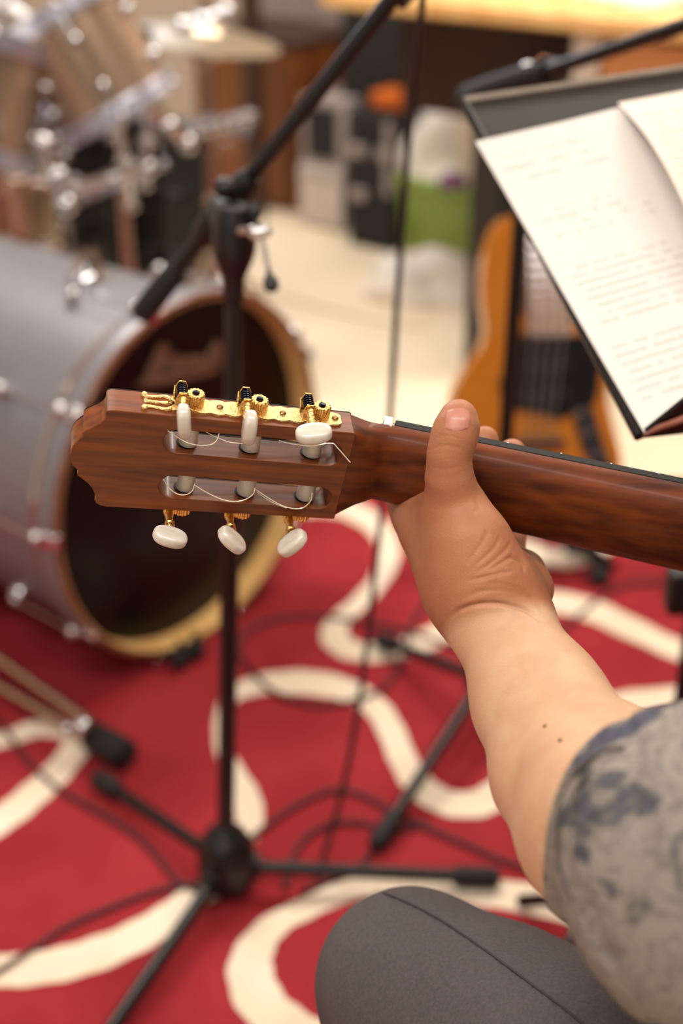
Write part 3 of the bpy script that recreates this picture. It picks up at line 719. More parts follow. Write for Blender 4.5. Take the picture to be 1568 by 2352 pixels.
# leggings
lg = SDF()
lg.chain([(V((.43, .37, .53)), .105), (V((.60, .41, .53)), .105)], .03)
lg.chain([(HIPL, .098), (P(1350, 2540, .82), .075), (P(1140, 2385, .88), .064), (KN, .0560), (KN+V((0, .012, -.10)), .052), (ANK+V((0, 0, .18)), .055), (ANK, .040)], .03)
lg.chain([(HIPR, .098), (RKN, .066), (RANK+V((0, 0, .18)), .055), (RANK, .040)], .03)
def lgd(p, nrm):
    rel = p-np.array(CAM); d = rel @ np.array(DZ); x = 784+FPX*rel[:, 0]/d; y = 1176-FPX*(rel @ np.array(UY))/d; out = np.zeros(len(p))
    for pts, w, dep in (([(870, 2047), (960, 2085), (1060, 2145), (1160, 2215), (1260, 2290), (1350, 2360)], 5, .0016), ([(1490, 2262), (1400, 2262), (1320, 2285)], 9, .002), ([(1400, 2215), (1300, 2190), (1200, 2180)], 9, .0012)):
        c = np.array([q[:2] for q in spline([V((a, b, 0)) for a, b in pts], 14)]); dd = np.min(np.hypot(x[:, None]-c[None, :, 0], y[:, None]-c[None, :, 1]), 1)
        out -= dep*np.exp(-(dd/w)**2)*(-(nrm*rel).sum(1) > 0)
    return out
finish('leggings', lg.mesh(.008, disp=lgd, refine=lambda c: (c-KN).length < .3 and c.z > .35 and c.x < .32), M_legg, player, sharp=180)

stitch('trouser_seam', lg, [(868, 2046), (930, 2070), (1010, 2112), (1100, 2172), (1200, 2245), (1300, 2320), (1360, 2370)], .75, .0007, M_seam)
M_hem = mat('dark_hem_stitch', srgb(84, 78, 72), .9, scale=300)
stitch('sleeve_hem', sh, [(1432, 1715), (1385, 1728), (1340, 1757), (1304, 1800), (1284, 1850), (1277, 1900), (1280, 1960), (1294, 2020), (1316, 2070)], .55, .0011, M_hem)
stitch('sleeve_hem', sh, [(1360, 1765), (1330, 1800), (1312, 1850), (1310, 1900)], .55, .0008, M_hem)
# stool under the player
st = thing('stool', 'round black stool under the seated player', 'stool', loc=(.52, .37, 0))
bm = B(); lathe(bm, [(.15, .385), (.165, .39), (.17, .405), (.165, .42), (.12, .428)], (.52, .37, 0), (0, 0, 1)); finish('seat', bm, M_tolex, st)
for k in range(4):
    a = PI/4+k*PI/2; bm = B(); cyl(bm, (.52+.11*math.cos(a), .37+.11*math.sin(a), .387), (.52+.17*math.cos(a), .37+.17*math.sin(a), .0105), .012); finish('leg', bm, M_black, st)

# ------------------------------------------------------------------ microphone stands
def foot_leg(parent, a, b, r, foot_len, m=None, rf=None):
    a = V(a); b = V(b); d = (b-a).normalized()
    bm = B(); cyl(bm, a, b-d*foot_len*.6, r); lg_ = finish('leg', bm, m or M_black, parent)
    bm = B(); rf = rf or r*1.5
    lathe(bm, [(rf*.85, -foot_len), (rf, -foot_len*.85), (rf, -foot_len*.15), (rf*.8, 0)], b, d, 20); finish('rubber_foot', bm, M_rubber, lg_)
HB = V((-.137, 1.302, 0))
TOPP = onplane(538, 545, HB, V((0, 1, .02)).normalized())
ms = thing('microphone_stand', 'black boom microphone stand in front of the bass drum', 'microphone stand', loc=HB+V((0, 0, RZ)))
hub = HB+V((0, 0, .066))
bm = B(); lathe(bm, [(.020, -.040), (.033, -.038), (.0345, -.02), (.034, .0), (.031, .018), (.024, .032), (.015, .038), (.012, .045)], hub, (0, 0, 1), 28)
for k in range(3):
    a = (0, 128, 244)[k]*PI/180; d = V((math.cos(a), math.sin(a), 0)); box(bm, hub+d*.026-V((0, 0, .016)), (.028, .020, .030), Matrix((d, V((-d.y, d.x, 0)), V((0, 0, 1)))).transposed())
finish('tripod_hub', bm, M_plastic, ms, bevel=.002)
foot_leg(ms, hub+V((.03, 0, -.018)), V((.190, 1.309, RZ+.014)), .0085, .055)
foot_leg(ms, hub+V((-.022, .024, -.018)), V((-.325, 1.500, RZ+.014)), .0085, .05)
foot_leg(ms, hub+V((-.014, -.026, -.018)), V((-.270, 1.015, RZ+.014)), .0085, .055)
low_top = hub.lerp(TOPP, .70)
bm = B(); cyl(bm, hub+V((0, 0, .02)), low_top, .0100); lp = finish('lower_tube', bm, M_black, ms)
d = (TOPP-low_top).normalized()
bm = B(); lathe(bm, [(.0112, -.075), (.0118, -.07), (.0125, -.02), (.0125, .02), (.0112, .05), (.0095, .060)], low_top, d, 24); finish('height_clutch', bm, M_plastic, lp)
bm = B(); cyl(bm, low_top, TOPP, .0080); finish('upper_tube', bm, M_black, ms)
JT = P(540, 530, (TOPP-CAM).dot(DZ))
B0 = P(326, 720, 1.44); B1 = P(908, -14, 1.22); B1 = B0+(B1-B0)*1.13
JB = onplane(515, 465, JT, Z3)
bd = (B1-B0).normalized()
c0 = B0+bd*((P(524, 478, 1.365)-B0).dot(bd))
bm = B()
lathe(bm, [(.0088, -.052), (.0105, -.045), (.0105, -.028), (.0170, -.012), (.0205, .0), (.0210, .015), (.0190, .030), (.0150, .042)], TOPP-d*.012, d, 24); cyl(bm, TOPP+d*.005, c0, .0175)
finish('tee_joint', bm, M_plastic, ms)
bm = B(); cyl(bm, B0, B1, .0078); boom = finish('boom_arm', bm, M_black, ms)
bm = B(); 
lathe(bm, [(.0095, -.045), (.0140, -.034), (.0160, .0), (.0140, .030), (.0095, .045)], c0, bd, 24); finish('boom_clamp', bm, M_plastic, ms)
bm = B(); lathe(bm, [(.008, -.004), (.0120, .0), (.0128, .02), (.0120, .06), (.009, .068)], B0, bd, 24); finish('counterweight', bm, M_rubber, boom)
md_ = (bd+V((0, 0, -.9))).normalized(); m0 = B1-bd*.01
bm = B(); lathe(bm, [(.008, -.03), (.014, -.02), (.015, .02), (.013, .03)], m0, bd, 20); finish('microphone_clip', bm, M_plastic, boom)
mic = thing('microphone', 'dark hand microphone held in the clip at the upper end of the long boom', 'microphone', loc=B1)
bm = B(); lathe(bm, [(.009, -.09), (.012, -.08), (.015, .06), (.019, .075)], B1+bd*.03, bd, 24); finish('handle', bm, M_plastic, mic)
bm = B(); ball(bm, B1+bd*.125, .025); finish('grille', bm, M_chromed, mic)
sd = (TOPP-CAM).dot(DZ)
bm = B(); cyl(bm, P(545, 530, sd-.02), P(612, 528, sd-.03), .0045); box(bm, P(597, 534, sd-.032), (.020, .010, .009), Matrix.Rotation(-.2, 3, 'Y')); tb = finish('tee_bolt', bm, M_chrome, ms, bevel=.002)
bm = B(); cyl(bm, P(600, 540, sd-.03), P(620, 640, sd-.045), .0022); lv = finish('lever', bm, M_chrome, tb)
bm = B(); lathe(bm, [(.002, -.012), (.003, -.007), (.0062, -.002), (.0074, .003), (.006, .008), (.002, .0105)], P(621, 646, sd-.045), P(624, 668, sd-.048)-P(620, 640, sd-.045), 20); finish('ball_grip', bm, M_plastic, lv)
bm = B(); lathe(bm, [(.004, -.008), (.0066, -.003), (.0070, .004), (.005, .009)], P(584, 488, sd-.02), UY, 20); cyl(bm, P(584, 500, sd-.02), P(592, 528, sd-.03), .003); finish('wing_knob', bm, M_plastic, tb)
bm = B(); ball(bm, P(516, 432, sd), .0105); cyl(bm, P(520, 436, sd), P(542, 432, sd-.01), .004); finish('boom_knob', bm, M_plastic, ms)

HB2 = V((.205, 1.635, 0))
ms2 = thing('microphone_stand', 'black microphone stand rising beside the orange bass guitar, its hub behind the player\'s forearm', 'microphone stand', loc=HB2+V((0, 0, RZ)))
hub2 = HB2+V((0, 0, .10))
TOP2 = onplane(1216, 195, HB2, V((0, 1, 0)))
bm = B(); lathe(bm, [(.016, -.04), (.03, -.04), (.033, -.02), (.032, .015), (.022, .032), (.013, .042)], hub2, (0, 0, 1), 24); finish('tripod_hub', bm, M_plastic, ms2)
foot_leg(ms2, hub2+V((-.02, -.02, -.02)), V((.042, 1.368, RZ+.012)), .0085, .05)
foot_leg(ms2, hub2+V((-.02, .02, -.02)), V((.056, 1.840, RZ+.012)), .0085, .05)
foot_leg(ms2, hub2+V((.03, -.01, -.02)), V((.470, 1.52, RZ+.012)), .0085, .05)
lt2 = hub2.lerp(TOP2, .22)
bm = B(); cyl(bm, hub2, lt2, .0105); lpp = finish('lower_tube', bm, M_black, ms2)
bm = B(); lathe(bm, [(.013, -.01), (.0175, 0), (.0185, .06), (.0165, .10), (.012, .11)], lt2, TOP2-lt2, 20); finish('height_clutch', bm, M_plastic, lpp)
bm = B(); cyl(bm, lt2, TOP2, .0095); finish('upper_tube', bm, M_black, ms2)
d2 = (TOP2-CAM).dot(DZ)
bm = B(); a = P(1062, 228, d2+.06); b = P(1600, 48, d2-.28); cyl(bm, a, b, .0075); bo2 = finish('boom_arm', bm, M_black, ms2)
bm = B(); bdd = (b-a).normalized(); lathe(bm, [(.010, 0), (.0145, .01), (.0155, .06), (.0145, .13), (.012, .16)], a, bdd, 24); finish('counterweight', bm, M_rubber, bo2)
bm = B(); lathe(bm, [(.010, -.03), (.016, -.02), (.017, .01), (.012, .03)], P(1252, 172, d2-.02), bdd, 24); finish('boom_clamp', bm, M_plastic, ms2)
bm = B(); ball(bm, P(1212, 160, d2-.03), .009); finish('clamp_screw', bm, M_chrome, ms2)

# hanging cable from the boom to the floor
bm = B(); tube(bm, [B1-bd*.05+V((.004, 0, -.012)), P(968, -20, 1.27), P(962, 80, 1.34), P(952, 190, 1.40), P(938, 330, 1.45), P(928, 470, 1.47), P(915, 640, 1.50), P(905, 800, 1.53), P(895, 960, 1.56), P(880, 1130, 1.59), P(862, 1300, 1.62), P(845, 1460, 1.65), P(820, 1640, 1.68), P(790, 1800, 1.71), P(755, 1930, 1.73), Z(728, 2022, RZ+.004)], .0034, 10, 6)
free_loop('hanging_cable', 'thin black cable hanging straight down behind the guitar neck', 'cable', bm, M_cable, origin=Z(728, 2022, RZ))
def floor_cable(label, px, r=.0033, m=None, z=None, group=None):
    z = RZ+.0012+r if z is None else z
    bm = B(); tube(bm, [Z(x, y, z) for x, y in px], r, 8, 8)
    return free_loop('floor_cable', label, 'cable', bm, m or M_cabler, group=group)
floor_cable('coiled dark cable looping on the red carpet just right of the microphone pole', [(1062, 1290), (1010, 1345), (960, 1410), (940, 1455), (918, 1530), (872, 1585), (800, 1612), (720, 1618), (640, 1595), (580, 1545), (548, 1490), (575, 1445), (640, 1420), (720, 1414), (820, 1425), (900, 1440), (1000, 1470), (1090, 1500)])
floor_cable('dark cable arching from the stand hub towards the player\'s elbow', [(560, 1940), (600, 1905), (680, 1850), (760, 1816), (830, 1826), (930, 1878), (1060, 1935), (1180, 1985), (1300, 2010)])
floor_cable('short dark cable arch under the two longer cables beside the leg of the stand', [(655, 2040), (665, 1985), (700, 1925), (760, 1892), (830, 1890), (900, 1908), (980, 1890)])
floor_cable('dark cable crossing the cream loop at the left and passing behind the stand hub', [(-60, 1590), (0, 1660), (60, 1742), (130, 1808), (200, 1850), (270, 1890), (330, 1935), (375, 1985), (410, 2025), (470, 2050)])
floor_cable('dark cable running out of the left corner over the cream band', [(-60, 2260), (0, 2228), (70, 2182), (150, 2130), (240, 2090), (340, 2052), (440, 2030), (520, 2020)])
floor_cable('dark cable curving over the far cream band right of the hand', [(1230, 1505), (1290, 1450), (1345, 1398), (1400, 1358), (1470, 1338), (1600, 1340)])
floor_cable('dark cable bending past the foot of the second microphone stand to the carpet edge', [(690, 2050), (760, 2020), (820, 1990), (850, 1960), (862, 1930)], .003)
floor_cable('thin tan line lying on the beige floor behind the microphone stand', [(560, 640), (640, 678), (760, 712), (880, 738), (980, 752)], .003, M_tan, .004)  # thin tan tube following a faint line on the floor

# ------------------------------------------------------------------ bass drum
BC = V((-.2084, 1.859, .277+RZ)); PHI = .9135
dn = V((math.sin(PHI), -math.cos(PHI), 0))
bd_ = thing('bass_drum', 'large silver bass drum with a brown wooden hoop and black front head', 'drum', loc=(BC.x, BC.y, RZ))
bm = B(); lathe(bm, [(.262, -.54), (.262, -.045)], BC, dn, 96, cap=False); lathe(bm, [(.256, -.045), (.256, -.54)], BC, dn, 96, cap=False)
finish('shell', bm, M_shell, bd_)
bm = B(); lathe(bm, [(.264, -.042), (.277, -.042), (.2775, -.002), (.276, .0), (.268, .0)], BC, dn, 96, cap=False)
hp = finish('front_hoop', bm, M_hoop, bd_)
bm = B(); lathe(bm, [(.2685, -.0003), (.2662, -.001), (.2655, -.042), (.264, -.043)], BC, dn, 96, cap=False); finish('hoop_lining', bm, M_hoopin, hp)
bm = B(); lathe(bm, [(.2777, -.038), (.2783, -.036), (.2783, -.008), (.2777, -.006)], BC, dn, 96, cap=False); finish('hoop_inlay', bm, M_shell, hp)
bm = B(); lathe(bm, [(.2655, -.040), (.25, -.038), (.001, -.036)], BC, dn, 96, cap=False); fh = finish('front_head', bm, M_head, bd_)
bm = B(); lathe(bm, [(.264, -.545), (.278, -.545), (.278, -.585), (.266, -.585)], BC, dn, 96, cap=False); finish('rear_hoop', bm, M_hoop, bd_)
bm = B(); lathe(bm, [(.266, -.55), (.001, -.552)], BC, dn, 64, cap=False); finish('rear_head', bm, M_white, bd_)
for h in (-.055, -.53):
    bm = B(); lathe(bm, [(.262, h-.006), (.2665, h-.004), (.2665, h+.004), (.262, h+.006)], BC, dn, 96, cap=False); finish('shell_rim', bm, M_chrome, bd_)
# worn script on the head: an unreadable flourish
hc = BC-dn*.0335; ex = V((math.cos(PHI), math.sin(PHI), 0)); ez = V((0, 0, 1))
def onhead(px, py): return onplane(px, py, hc, dn)
scr = [[(335, 872), (352, 838), (372, 800), (380, 812), (362, 850), (350, 872)], [(384, 852), (400, 826), (412, 832), (402, 856), (420, 838), (426, 826)], [(424, 850), (438, 824), (446, 846), (458, 820), (466, 842), (482, 816)], [(480, 840), (490, 806), (500, 794), (498, 830), (508, 826)], [(318, 882), (370, 872), (430, 862), (500, 848)]]
bm = B()
for s in scr: tube(bm, [onhead(x, y) for x, y in s], [.004, .007, .008, .006, .007, .004], 8, 5)
finish('script_lettering', bm, M_logo, fh)
# claw hooks and lugs
LUGS = 10
for k in range(LUGS):
    a = math.radians(177-k*36)
    e = ex*math.cos(a)+ez*math.sin(a); tng = -ex*math.sin(a)+ez*math.cos(a); rm = Matrix((e, tng, dn)).transposed()
    bm = B(); box(bm, BC+e*.2815-dn*.016, (.006, .022, .034), rm); box(bm, BC+e*.276+dn*.002, (.015, .020, .004), rm); ball(bm, BC+e*.285-dn*.030, .010, u=14, v=10); cl_ = finish('claw_hook', bm, M_chrome, bd_, bevel=.002)
    bm = B(); cyl(bm, BC+e*.2845-dn*.03, BC+e*.2800-dn*.155, .0017); finish('tension_rod', bm, M_chrome, cl_)
    bm = B(); lathe(bm, [(.010, 0), (.011, .003), (.0085, .012), (.006, .018)], BC+e*.261-dn*.16, e, 16, sx=1.3); ball(bm, BC+e*.279-dn*.155, .0085, u=14, v=10); finish('lug', bm, M_chrome, bd_)
for s, f_ in ((-1, Z(410, 1515, RZ+.016)), (1, Z(448, 1492, RZ+.016))):
    bm = B(); ball(bm, f_, .016, (1, 1, 1.0)); cyl(bm, f_, BC+(f_-BC)*.9, .006); finish('hoop_foot', bm, M_rubber, bd_)
bm = B(); mp = BC+ez*.262-dn*.2; lathe(bm, [(.03, -.004), (.03, .006), (.02, .018), (.018, .04)], mp, ez, 20); finish('tom_mount', bm, M_chrome, bd_)

# chrome spur-like double-braced leg of the cymbal stand at the left edge
ft = Z(258, 1716, RZ+.028)
cs = thing('cymbal_stand', 'chrome double braced stand leg with black rubber foot, left of the black stand', 'cymbal stand', loc=(ft.x-.42, ft.y+.22, 0))
CSB = V((ft.x-.40, ft.y+.20, 0))
a0 = P(-60, 1545, 2.12); a1 = P(-60, 1475, 2.12)
for p_, q_ in ((a0, ft+V((-.035, .005, .014))), (a1, ft+V((-.025, .010, .030)))):
    bm = B(); cyl(bm, p_, q_, .0085); finish('leg_brace', bm, M_chromed, cs)
bm = B(); ball(bm, ft+V((-.040, .012, .025)), .013); ball(bm, ft+V((-.062, .014, .02)), .008); finish('hinge', bm, M_chrome, cs)
bm = B(); dft = (ft-a0).normalized(); lathe(bm, [(.017, -.05), (.021, -.04), (.022, .01), (.020, .028), (.012, .034)], ft+V((0, 0, 0)), dft, 24); finish('rubber_foot', bm, M_rubber, cs)
post = V((a0.x-.05, a0.y+.03, 0))
bm = B(); cyl(bm, post+V((0, 0, .12)), post+V((0, 0, 1.05)), .0125); cyl(bm, a1, post+V((0, 0, .40)), .008); cyl(bm, a0, post+V((0, 0, .26)), .008); finish('post', bm, M_chromed, cs)
for an in (110, 230):
    e = V((math.cos(math.radians(an)), math.sin(math.radians(an)), 0)); bm = B(); cyl(bm, post+V((0, 0, .40)), post+e*.30+V((0, 0, .022)), .0085); lgx = finish('leg', bm, M_chromed, cs)
    bm = B(); ball(bm, post+e*.30+V((0, 0, .026)), .016); finish('rubber_foot', bm, M_rubber, lgx)

# ------------------------------------------------------------------ drums above and behind
RWC = Matrix.Rotation(-.55, 3, 'Z')
def drum(name, label, c, axis, r, h, shell, group=None, lugs=8, headm=None, floor=None):
    axis = V(axis).normalized(); c = V(c)
    t = thing(name, label, 'drum', loc=c, group=group)
    bm = B(); lathe(bm, [(r, -h/2), (r, h/2)], c, axis, 64, cap=False); lathe(bm, [(r*.96, h/2), (r*.96, -h/2)], c, axis, 64, cap=False); finish('shell', bm, shell, t)
    for s in (-1, 1):
        bm = B(); lathe(bm, [(r*.99, s*(h/2-.012)), (r*1.08, s*(h/2-.012)), (r*1.09, s*(h/2-.004)), (r*1.055, s*(h/2-.002)), (r*1.055, s*(h/2+.008)), (r*1.10, s*(h/2+.010)), (r*1.10, s*(h/2+.018)), (r*1.02, s*(h/2+.018))], c, axis, 64, cap=False)
        finish('hoop', bm, M_hoopc, t)
        bm = B(); lathe(bm, [(r*1.03, s*(h/2+.001)), (.001, s*(h/2+.003))], c, axis, 48, cap=False); finish('drum_head', bm, headm or M_white, t)
    x, y, _ = frame_of(axis)
    for k in range(lugs):
        a = 2*PI*(k+.35)/lugs; e = x*math.cos(a)+y*math.sin(a)
        for s in (-1, 1):
            bm = B(); lathe(bm, [(.010, 0), (.011, .004), (.008, .014), (.002, .02)], c+e*r+axis*(s*h*.24), e, 14)
            cyl(bm, c+e*(r+.013)+axis*(s*h*.24), c+e*(r*1.04+.006)+axis*(s*(h/2+.014)), .003, seg=8); ball(bm, c+e*(r*1.04+.008)+axis*(s*(h/2+.012)), .0075, u=10, v=8)
            finish('lug', bm, M_chrome, t)
    return t
TA = camv(-.50, .83, .35)
T1 = P(206, 141, 2.42)
drum('tom_drum', 'smoky silver tom drum with chrome hoops tilted above the bass drum', T1, TA, .104, .172, M_shelld, lugs=6)
T2 = P(-62, 215, 2.38)
drum('tom_drum', 'second tom drum cut off by the left edge of the photo', T2, camv(.25, .9, .20), .115, .175, M_shelld, lugs=6)
SN = P(245, 352, 2.75)
drum('snare_drum', 'black shelled drum with tilted chrome hoops below the tilted tom', SN, camv(-.38, .92, .30), .088, .095, M_tolex, lugs=6)
FTm = P(30, 440, 2.95)
drum('floor_tom', 'grey floor tom with chrome hoops behind the bass drum at the left edge', V((FTm.x-.1, FTm.y, .42)), (0, 0, 1), .19, .34, M_shelld, lugs=8)
bm = B()
def stand(label, foot, h, mtl, spread=.2, r=.011, extra=None, name='drum_stand', rot=0):
    t = thing(name, label, 'stand', loc=foot); f = V(foot)
    bm = B(); cyl(bm, f+V((0, 0, .10)), f+V((0, 0, h*.6)), r*1.25); cyl(bm, f+V((0, 0, h*.55)), f+V((0, 0, h)), r); finish('post', bm, mtl, t)
    for z in (.45*h, .6*h):
        bm = B(); lathe(bm, [(r*1.3, -.02), (r*1.9, -.015), (r*1.9, .015), (r*1.3, .02)], f+V((0, 0, z)), (0, 0, 1), 18); cyl(bm, f+V((0, 0, z)), f+V((r*4, 0, z)), r*.5); ball(bm, f+V((r*4.4, 0, z)), r*.9, (1, .5, 1.4)); finish('collar', bm, mtl, t)
    for k in range(3):
        a = rot+2*PI*k/3+.4; e = V((math.cos(a), math.sin(a), 0))
        bm = B(); cyl(bm, f+V((0, 0, .30)), f+e*spread+V((0, 0, .018)), r*.8); cyl(bm, f+V((0, 0, .12)), f+e*spread*.55+V((0, 0, .15)), r*.5); lgx = finish('leg', bm, mtl, t)
        bm = B(); ball(bm, f+e*spread+V((0, 0, .018)), .017, (1.2, 1.2, 1)); finish('rubber_foot', bm, M_rubber, lgx)
    return t
s1 = V((P(292, 560, 2.75).x, P(292, 560, 2.75).y, 0)); stand('chrome tripod stand under the black shelled drum', s1, SN.z-.03, M_chromed, .19, .012)
s2 = V((-.27, 2.95, 0)); h1 = stand('hi-hat stand in chrome to the right of the tilted tom', s2, .86, M_chromed, .2, .010, name='hi_hat_stand')
bm = B(); c = s2+V((0, 0, .72))
for s in (-1, 1): lathe(bm, [(.15, 0), (.10, s*.012), (.045, s*.018), (.03, s*.034), (.008, s*.040)], c, (0.15, 0, 1), 40, cap=False)
free_loop('hi_hat_cymbals', 'pair of brass hi-hat cymbals on the chrome stand right of the tilted tom', 'cymbal', bm, mat('cymbal_bronze', srgb(200, 188, 166), .4, metal=1, scale=100))
bm = B(); box(bm, P(520, 285, 2.9), (.10, .02, .02), Matrix.Rotation(.3, 3, 'Y'))
for k in range(5): ball(bm, P(448+k*30, 300-k*8, 2.9-.01*k), .018-.001*k, u=14, v=10)
cyl(bm, P(440, 300, 2.9), P(590, 262, 2.86), .009); finish('clamp_arm', bm, M_chrome, h1)
s3 = V((-.36, 2.72, 0)); stand('black drum hardware stand between the chrome stands', s3, .78, M_black, .2, .013)
s4 = V((-.60, 2.62, 0)); t4 = stand('chrome rack stand carrying the two toms', s4, .86, M_chromed, .22, .014)
bm = B(); cyl(bm, s4+V((0, 0, .84)), T1+V((-.02, .10, 0)), .011); cyl(bm, s4+V((0, 0, .84)), T2+V((.0, .12, .02)), .011); ball(bm, s4+V((0, 0, .85)), .026); finish('tom_arm', bm, M_chrome, t4)
# loose chrome arms and clamps of the rack around the toms
for a_, b_, r_ in (((420, 60, 2.6), (520, 30, 2.6), .012), ((330, 240, 2.4), (430, 330, 2.5), .012), ((100, 330, 2.3), (150, 470, 2.35), .013), ((345, 215, 2.42), (330, 420, 2.5), .010), ((170, 430, 2.4), (340, 385, 2.45), .011), ((270, 270, 2.42), (300, 470, 2.6), .010)):
    bm = B(); p_ = P(*a_); q_ = P(*b_); cyl(bm, p_, q_, r_*.8); ball(bm, p_, r_*1.3, u=14, v=10); ball(bm, q_, r_*1.4, u=14, v=10); ball(bm, p_.lerp(q_, .5), r_*1.35, (1.3, 1, .8), u=14, v=10); finish('rack_clamp', bm, M_chrome, t4)
th_ = Z(330, 640)
tr = thing('drum_throne', 'black round drum throne behind the bass drum', 'stool', loc=(-.62, 3.1, 0))
tc_ = V((-.56, 3.15, 0))
bm = B(); lathe(bm, [(.12, .43), (.17, .44), (.18, .47), (.175, .53), (.15, .55), (.02, .555)], tc_, (0, 0, 1), 40); finish('seat', bm, M_tolex, tr)
bm = B(); cyl(bm, tc_+V((0, 0, .15)), tc_+V((0, 0, .44)), .016); finish('post', bm, M_black, tr)
for k in range(3):
    e = V((math.cos(k*2.1), math.sin(k*2.1), 0)); bm = B(); cyl(bm, tc_+V((0, 0, .30)), tc_+e*.24+V((0, 0, .012)), .012); finish('leg', bm, M_black, tr)
hb_ = thing('hardware_case', 'long black hardware case on the floor behind the drum stands', 'case', loc=(-.53, 3.62, 0))
bm = B(); box(bm, (-.53, 3.62, .20), (.34, .24, .40), RWC); finish('shell', bm, M_tolex, hb_, bevel=.01)
bm = B(); box(bm, V((-.53, 3.62, .2))+RWC @ V((0, -.127, 0)), (.14, .02, .03), RWC); finish('handle', bm, M_gray, hb_, bevel=.004)
am = thing('guitar_amplifier', 'black amplifier standing on the floor between the two tilted toms', 'amplifier', loc=(-.70, 3.42, 0))
RA_ = rot_z(-.1) if False else Matrix.Rotation(-.1, 3, 'Z')
bm = B(); box(bm, (-.70, 3.42, .33), (.30, .24, .66), RA_); finish('housing', bm, M_tolex, am, bevel=.01)
bm = B(); box(bm, V((-.70, 3.42, .28))+RA_ @ V((0, -.122, 0)), (.26, .012, .44), RA_); finish('grille', bm, M_plastic, am)
bm = B(); box(bm, V((-.70, 3.42, .58))+RA_ @ V((0, -.122, 0)), (.26, .012, .07), RA_); cpn = finish('control_panel', bm, M_plastic, am)
# pedal
pd = thing('bass_drum_pedal', 'chrome and black pedal standing behind the bass drum', 'pedal', loc=(-.46, 2.45, 0))
bm = B(); box(bm, (-.46, 2.45, .02), (.10, .26, .012), Matrix.Rotation(.6, 3, 'Z')); finish('base_plate', bm, M_black, pd)
bm = B(); cyl(bm, (-.50, 2.40, .02), (-.50, 2.40, .22), .008); cyl(bm, (-.41, 2.44, .02), (-.41, 2.44, .22), .008); cyl(bm, (-.50, 2.40, .21), (-.41, 2.44, .21), .006); finish('frame', bm, M_chrome, pd)
bm = B(); box(bm, (-.46, 2.47, .07), (.07, .24, .01), Matrix.Rotation(.6, 3, 'Z') @ Matrix.Rotation(.25, 3, 'X')); finish('footboard', bm, M_chromed, pd)

# ------------------------------------------------------------------ things by the back wall
def rot_z(a): return Matrix.Rotation(a, 3, 'Z')
WA = math.atan2(WE.y, WE.x); RW_ = rot_z(WA)
def along(p, a, b, z): return V(p)+WE*a+WM*b+V((0, 0, z))
# wooden cabinet left of the boxes
CB = Z(684, 492)
cab = thing('wooden_cabinet', 'orange brown wooden cabinet with dark edge post against the back wall', 'cabinet', loc=CB+WM*.02)
bm = B(); box(bm, along(CB, -.20, .16, .24), (.40, .30, .48), RW_); finish('carcass', bm, M_orangew, cab, bevel=.004)
bm = B(); box(bm, along(CB, -.19, .0, .24), (.34, .014, .42), RW_); finish('door', bm, M_orangew, cab, bevel=.003)
bm = B(); box(bm, along(CB, -.20, .16, .49), (.42, .32, .02), RW_); finish('cabinet_top', bm, M_post, cab, bevel=.003)
bm = B(); box(bm, along(CB, .16, .37, .24), (.34, .03, .48), RW_); free_loop('wooden_panel', 'brown wooden panel standing upright behind the grey equipment box', 'panel', bm, M_orangew, bevel=.003)
PB = V((-.235, 3.95, 0)); PB = Z(588, 500)*1.0; PB.z = 0
bm = B(); box(bm, PB+V((0, 0, 1.3)), (.045, .045, 2.6), RW_); free_loop('dark_post', 'dark brown upright post between the drums and the wooden cabinet', 'post', bm, M_post, origin=PB, bevel=.003)
bd0 = W0+WE*-.2-WM*.02
gbp = onplane(700, 50, W0-WM*.03, WM)
bm = B(); box(bm, gbp+V((0, 0, .12)), (.34, .02, .50), RW_); free_loop('grey_board', 'plain grey board leaning on the wall above the wooden cabinet', 'board', bm, M_gray, bevel=.003)

def flight_case(px0, px1, py_l, h, dpt, label, face, panel, name='equipment_case', lower=None):
    a = Z(px0, py_l); 
    r = ray(px1, py_l)     # walk along the wall direction until the case is wide enough
    best = min(np.linspace(.05, 1, 400), key=lambda s: abs((784+FPX*((a+WE*s-CAM).dot(RX))/((a+WE*s-CAM).dot(DZ)))-px1))
    t = thing(name, label, 'case', loc=a+WE*best/2+WM*dpt/2)
    bm = B(); box(bm, along(a, best/2, dpt/2, h/2), (best, dpt, h), RW_); finish('shell', bm, face, t, bevel=.006)
    return t, a, best
t, a, w = flight_case(692, 792, 512, .37, .30, 'grey equipment box with a dark window and white lower front, right of the wooden cabinet', M_gray, M_tolex)
bm = B(); box(bm, along(a, w*.50, -.004, .275), (w*.62, .012, .14), RW_); finish('dark_window', bm, M_tolex, t, bevel=.003)
bm = B(); box(bm, along(a, w*.50, -.006, .095), (w*.96, .016, .17), RW_); finish('lower_panel', bm, M_grayl, t, bevel=.003)
bm = B(); box(bm, along(a, w*.50, -.014, .155), (w*.7, .01, .008), RW_); finish('slot', bm, M_gray, t)
t, a, w = flight_case(800, 900, 560, .37, .34, 'black equipment case with silver latches between the grey box and the green tub', M_tolex, M_tolex)
bm = B()
bm.free()
for s_, z in ((.035, .27), (w*.85, .27), (.04, .15)):
    bm = B(); box(bm, along(a, s_, -.008, z), (.05, .016, .034), RW_); finish('latch', bm, M_gray, t, bevel=.004)
for s_ in (w-.014,):
    bm = B(); box(bm, along(a, s_, -.003, .26), (.022, .012, .20), RW_); finish('edge_strip', bm, M_gray, t)
bm = B(); box(bm, along(a, w*.52, .12, .392), (.11, .10, .042), RW_); free_loop('orange_box', 'small orange box lying on the black equipment case', 'box', bm, M_orange, bevel=.006)
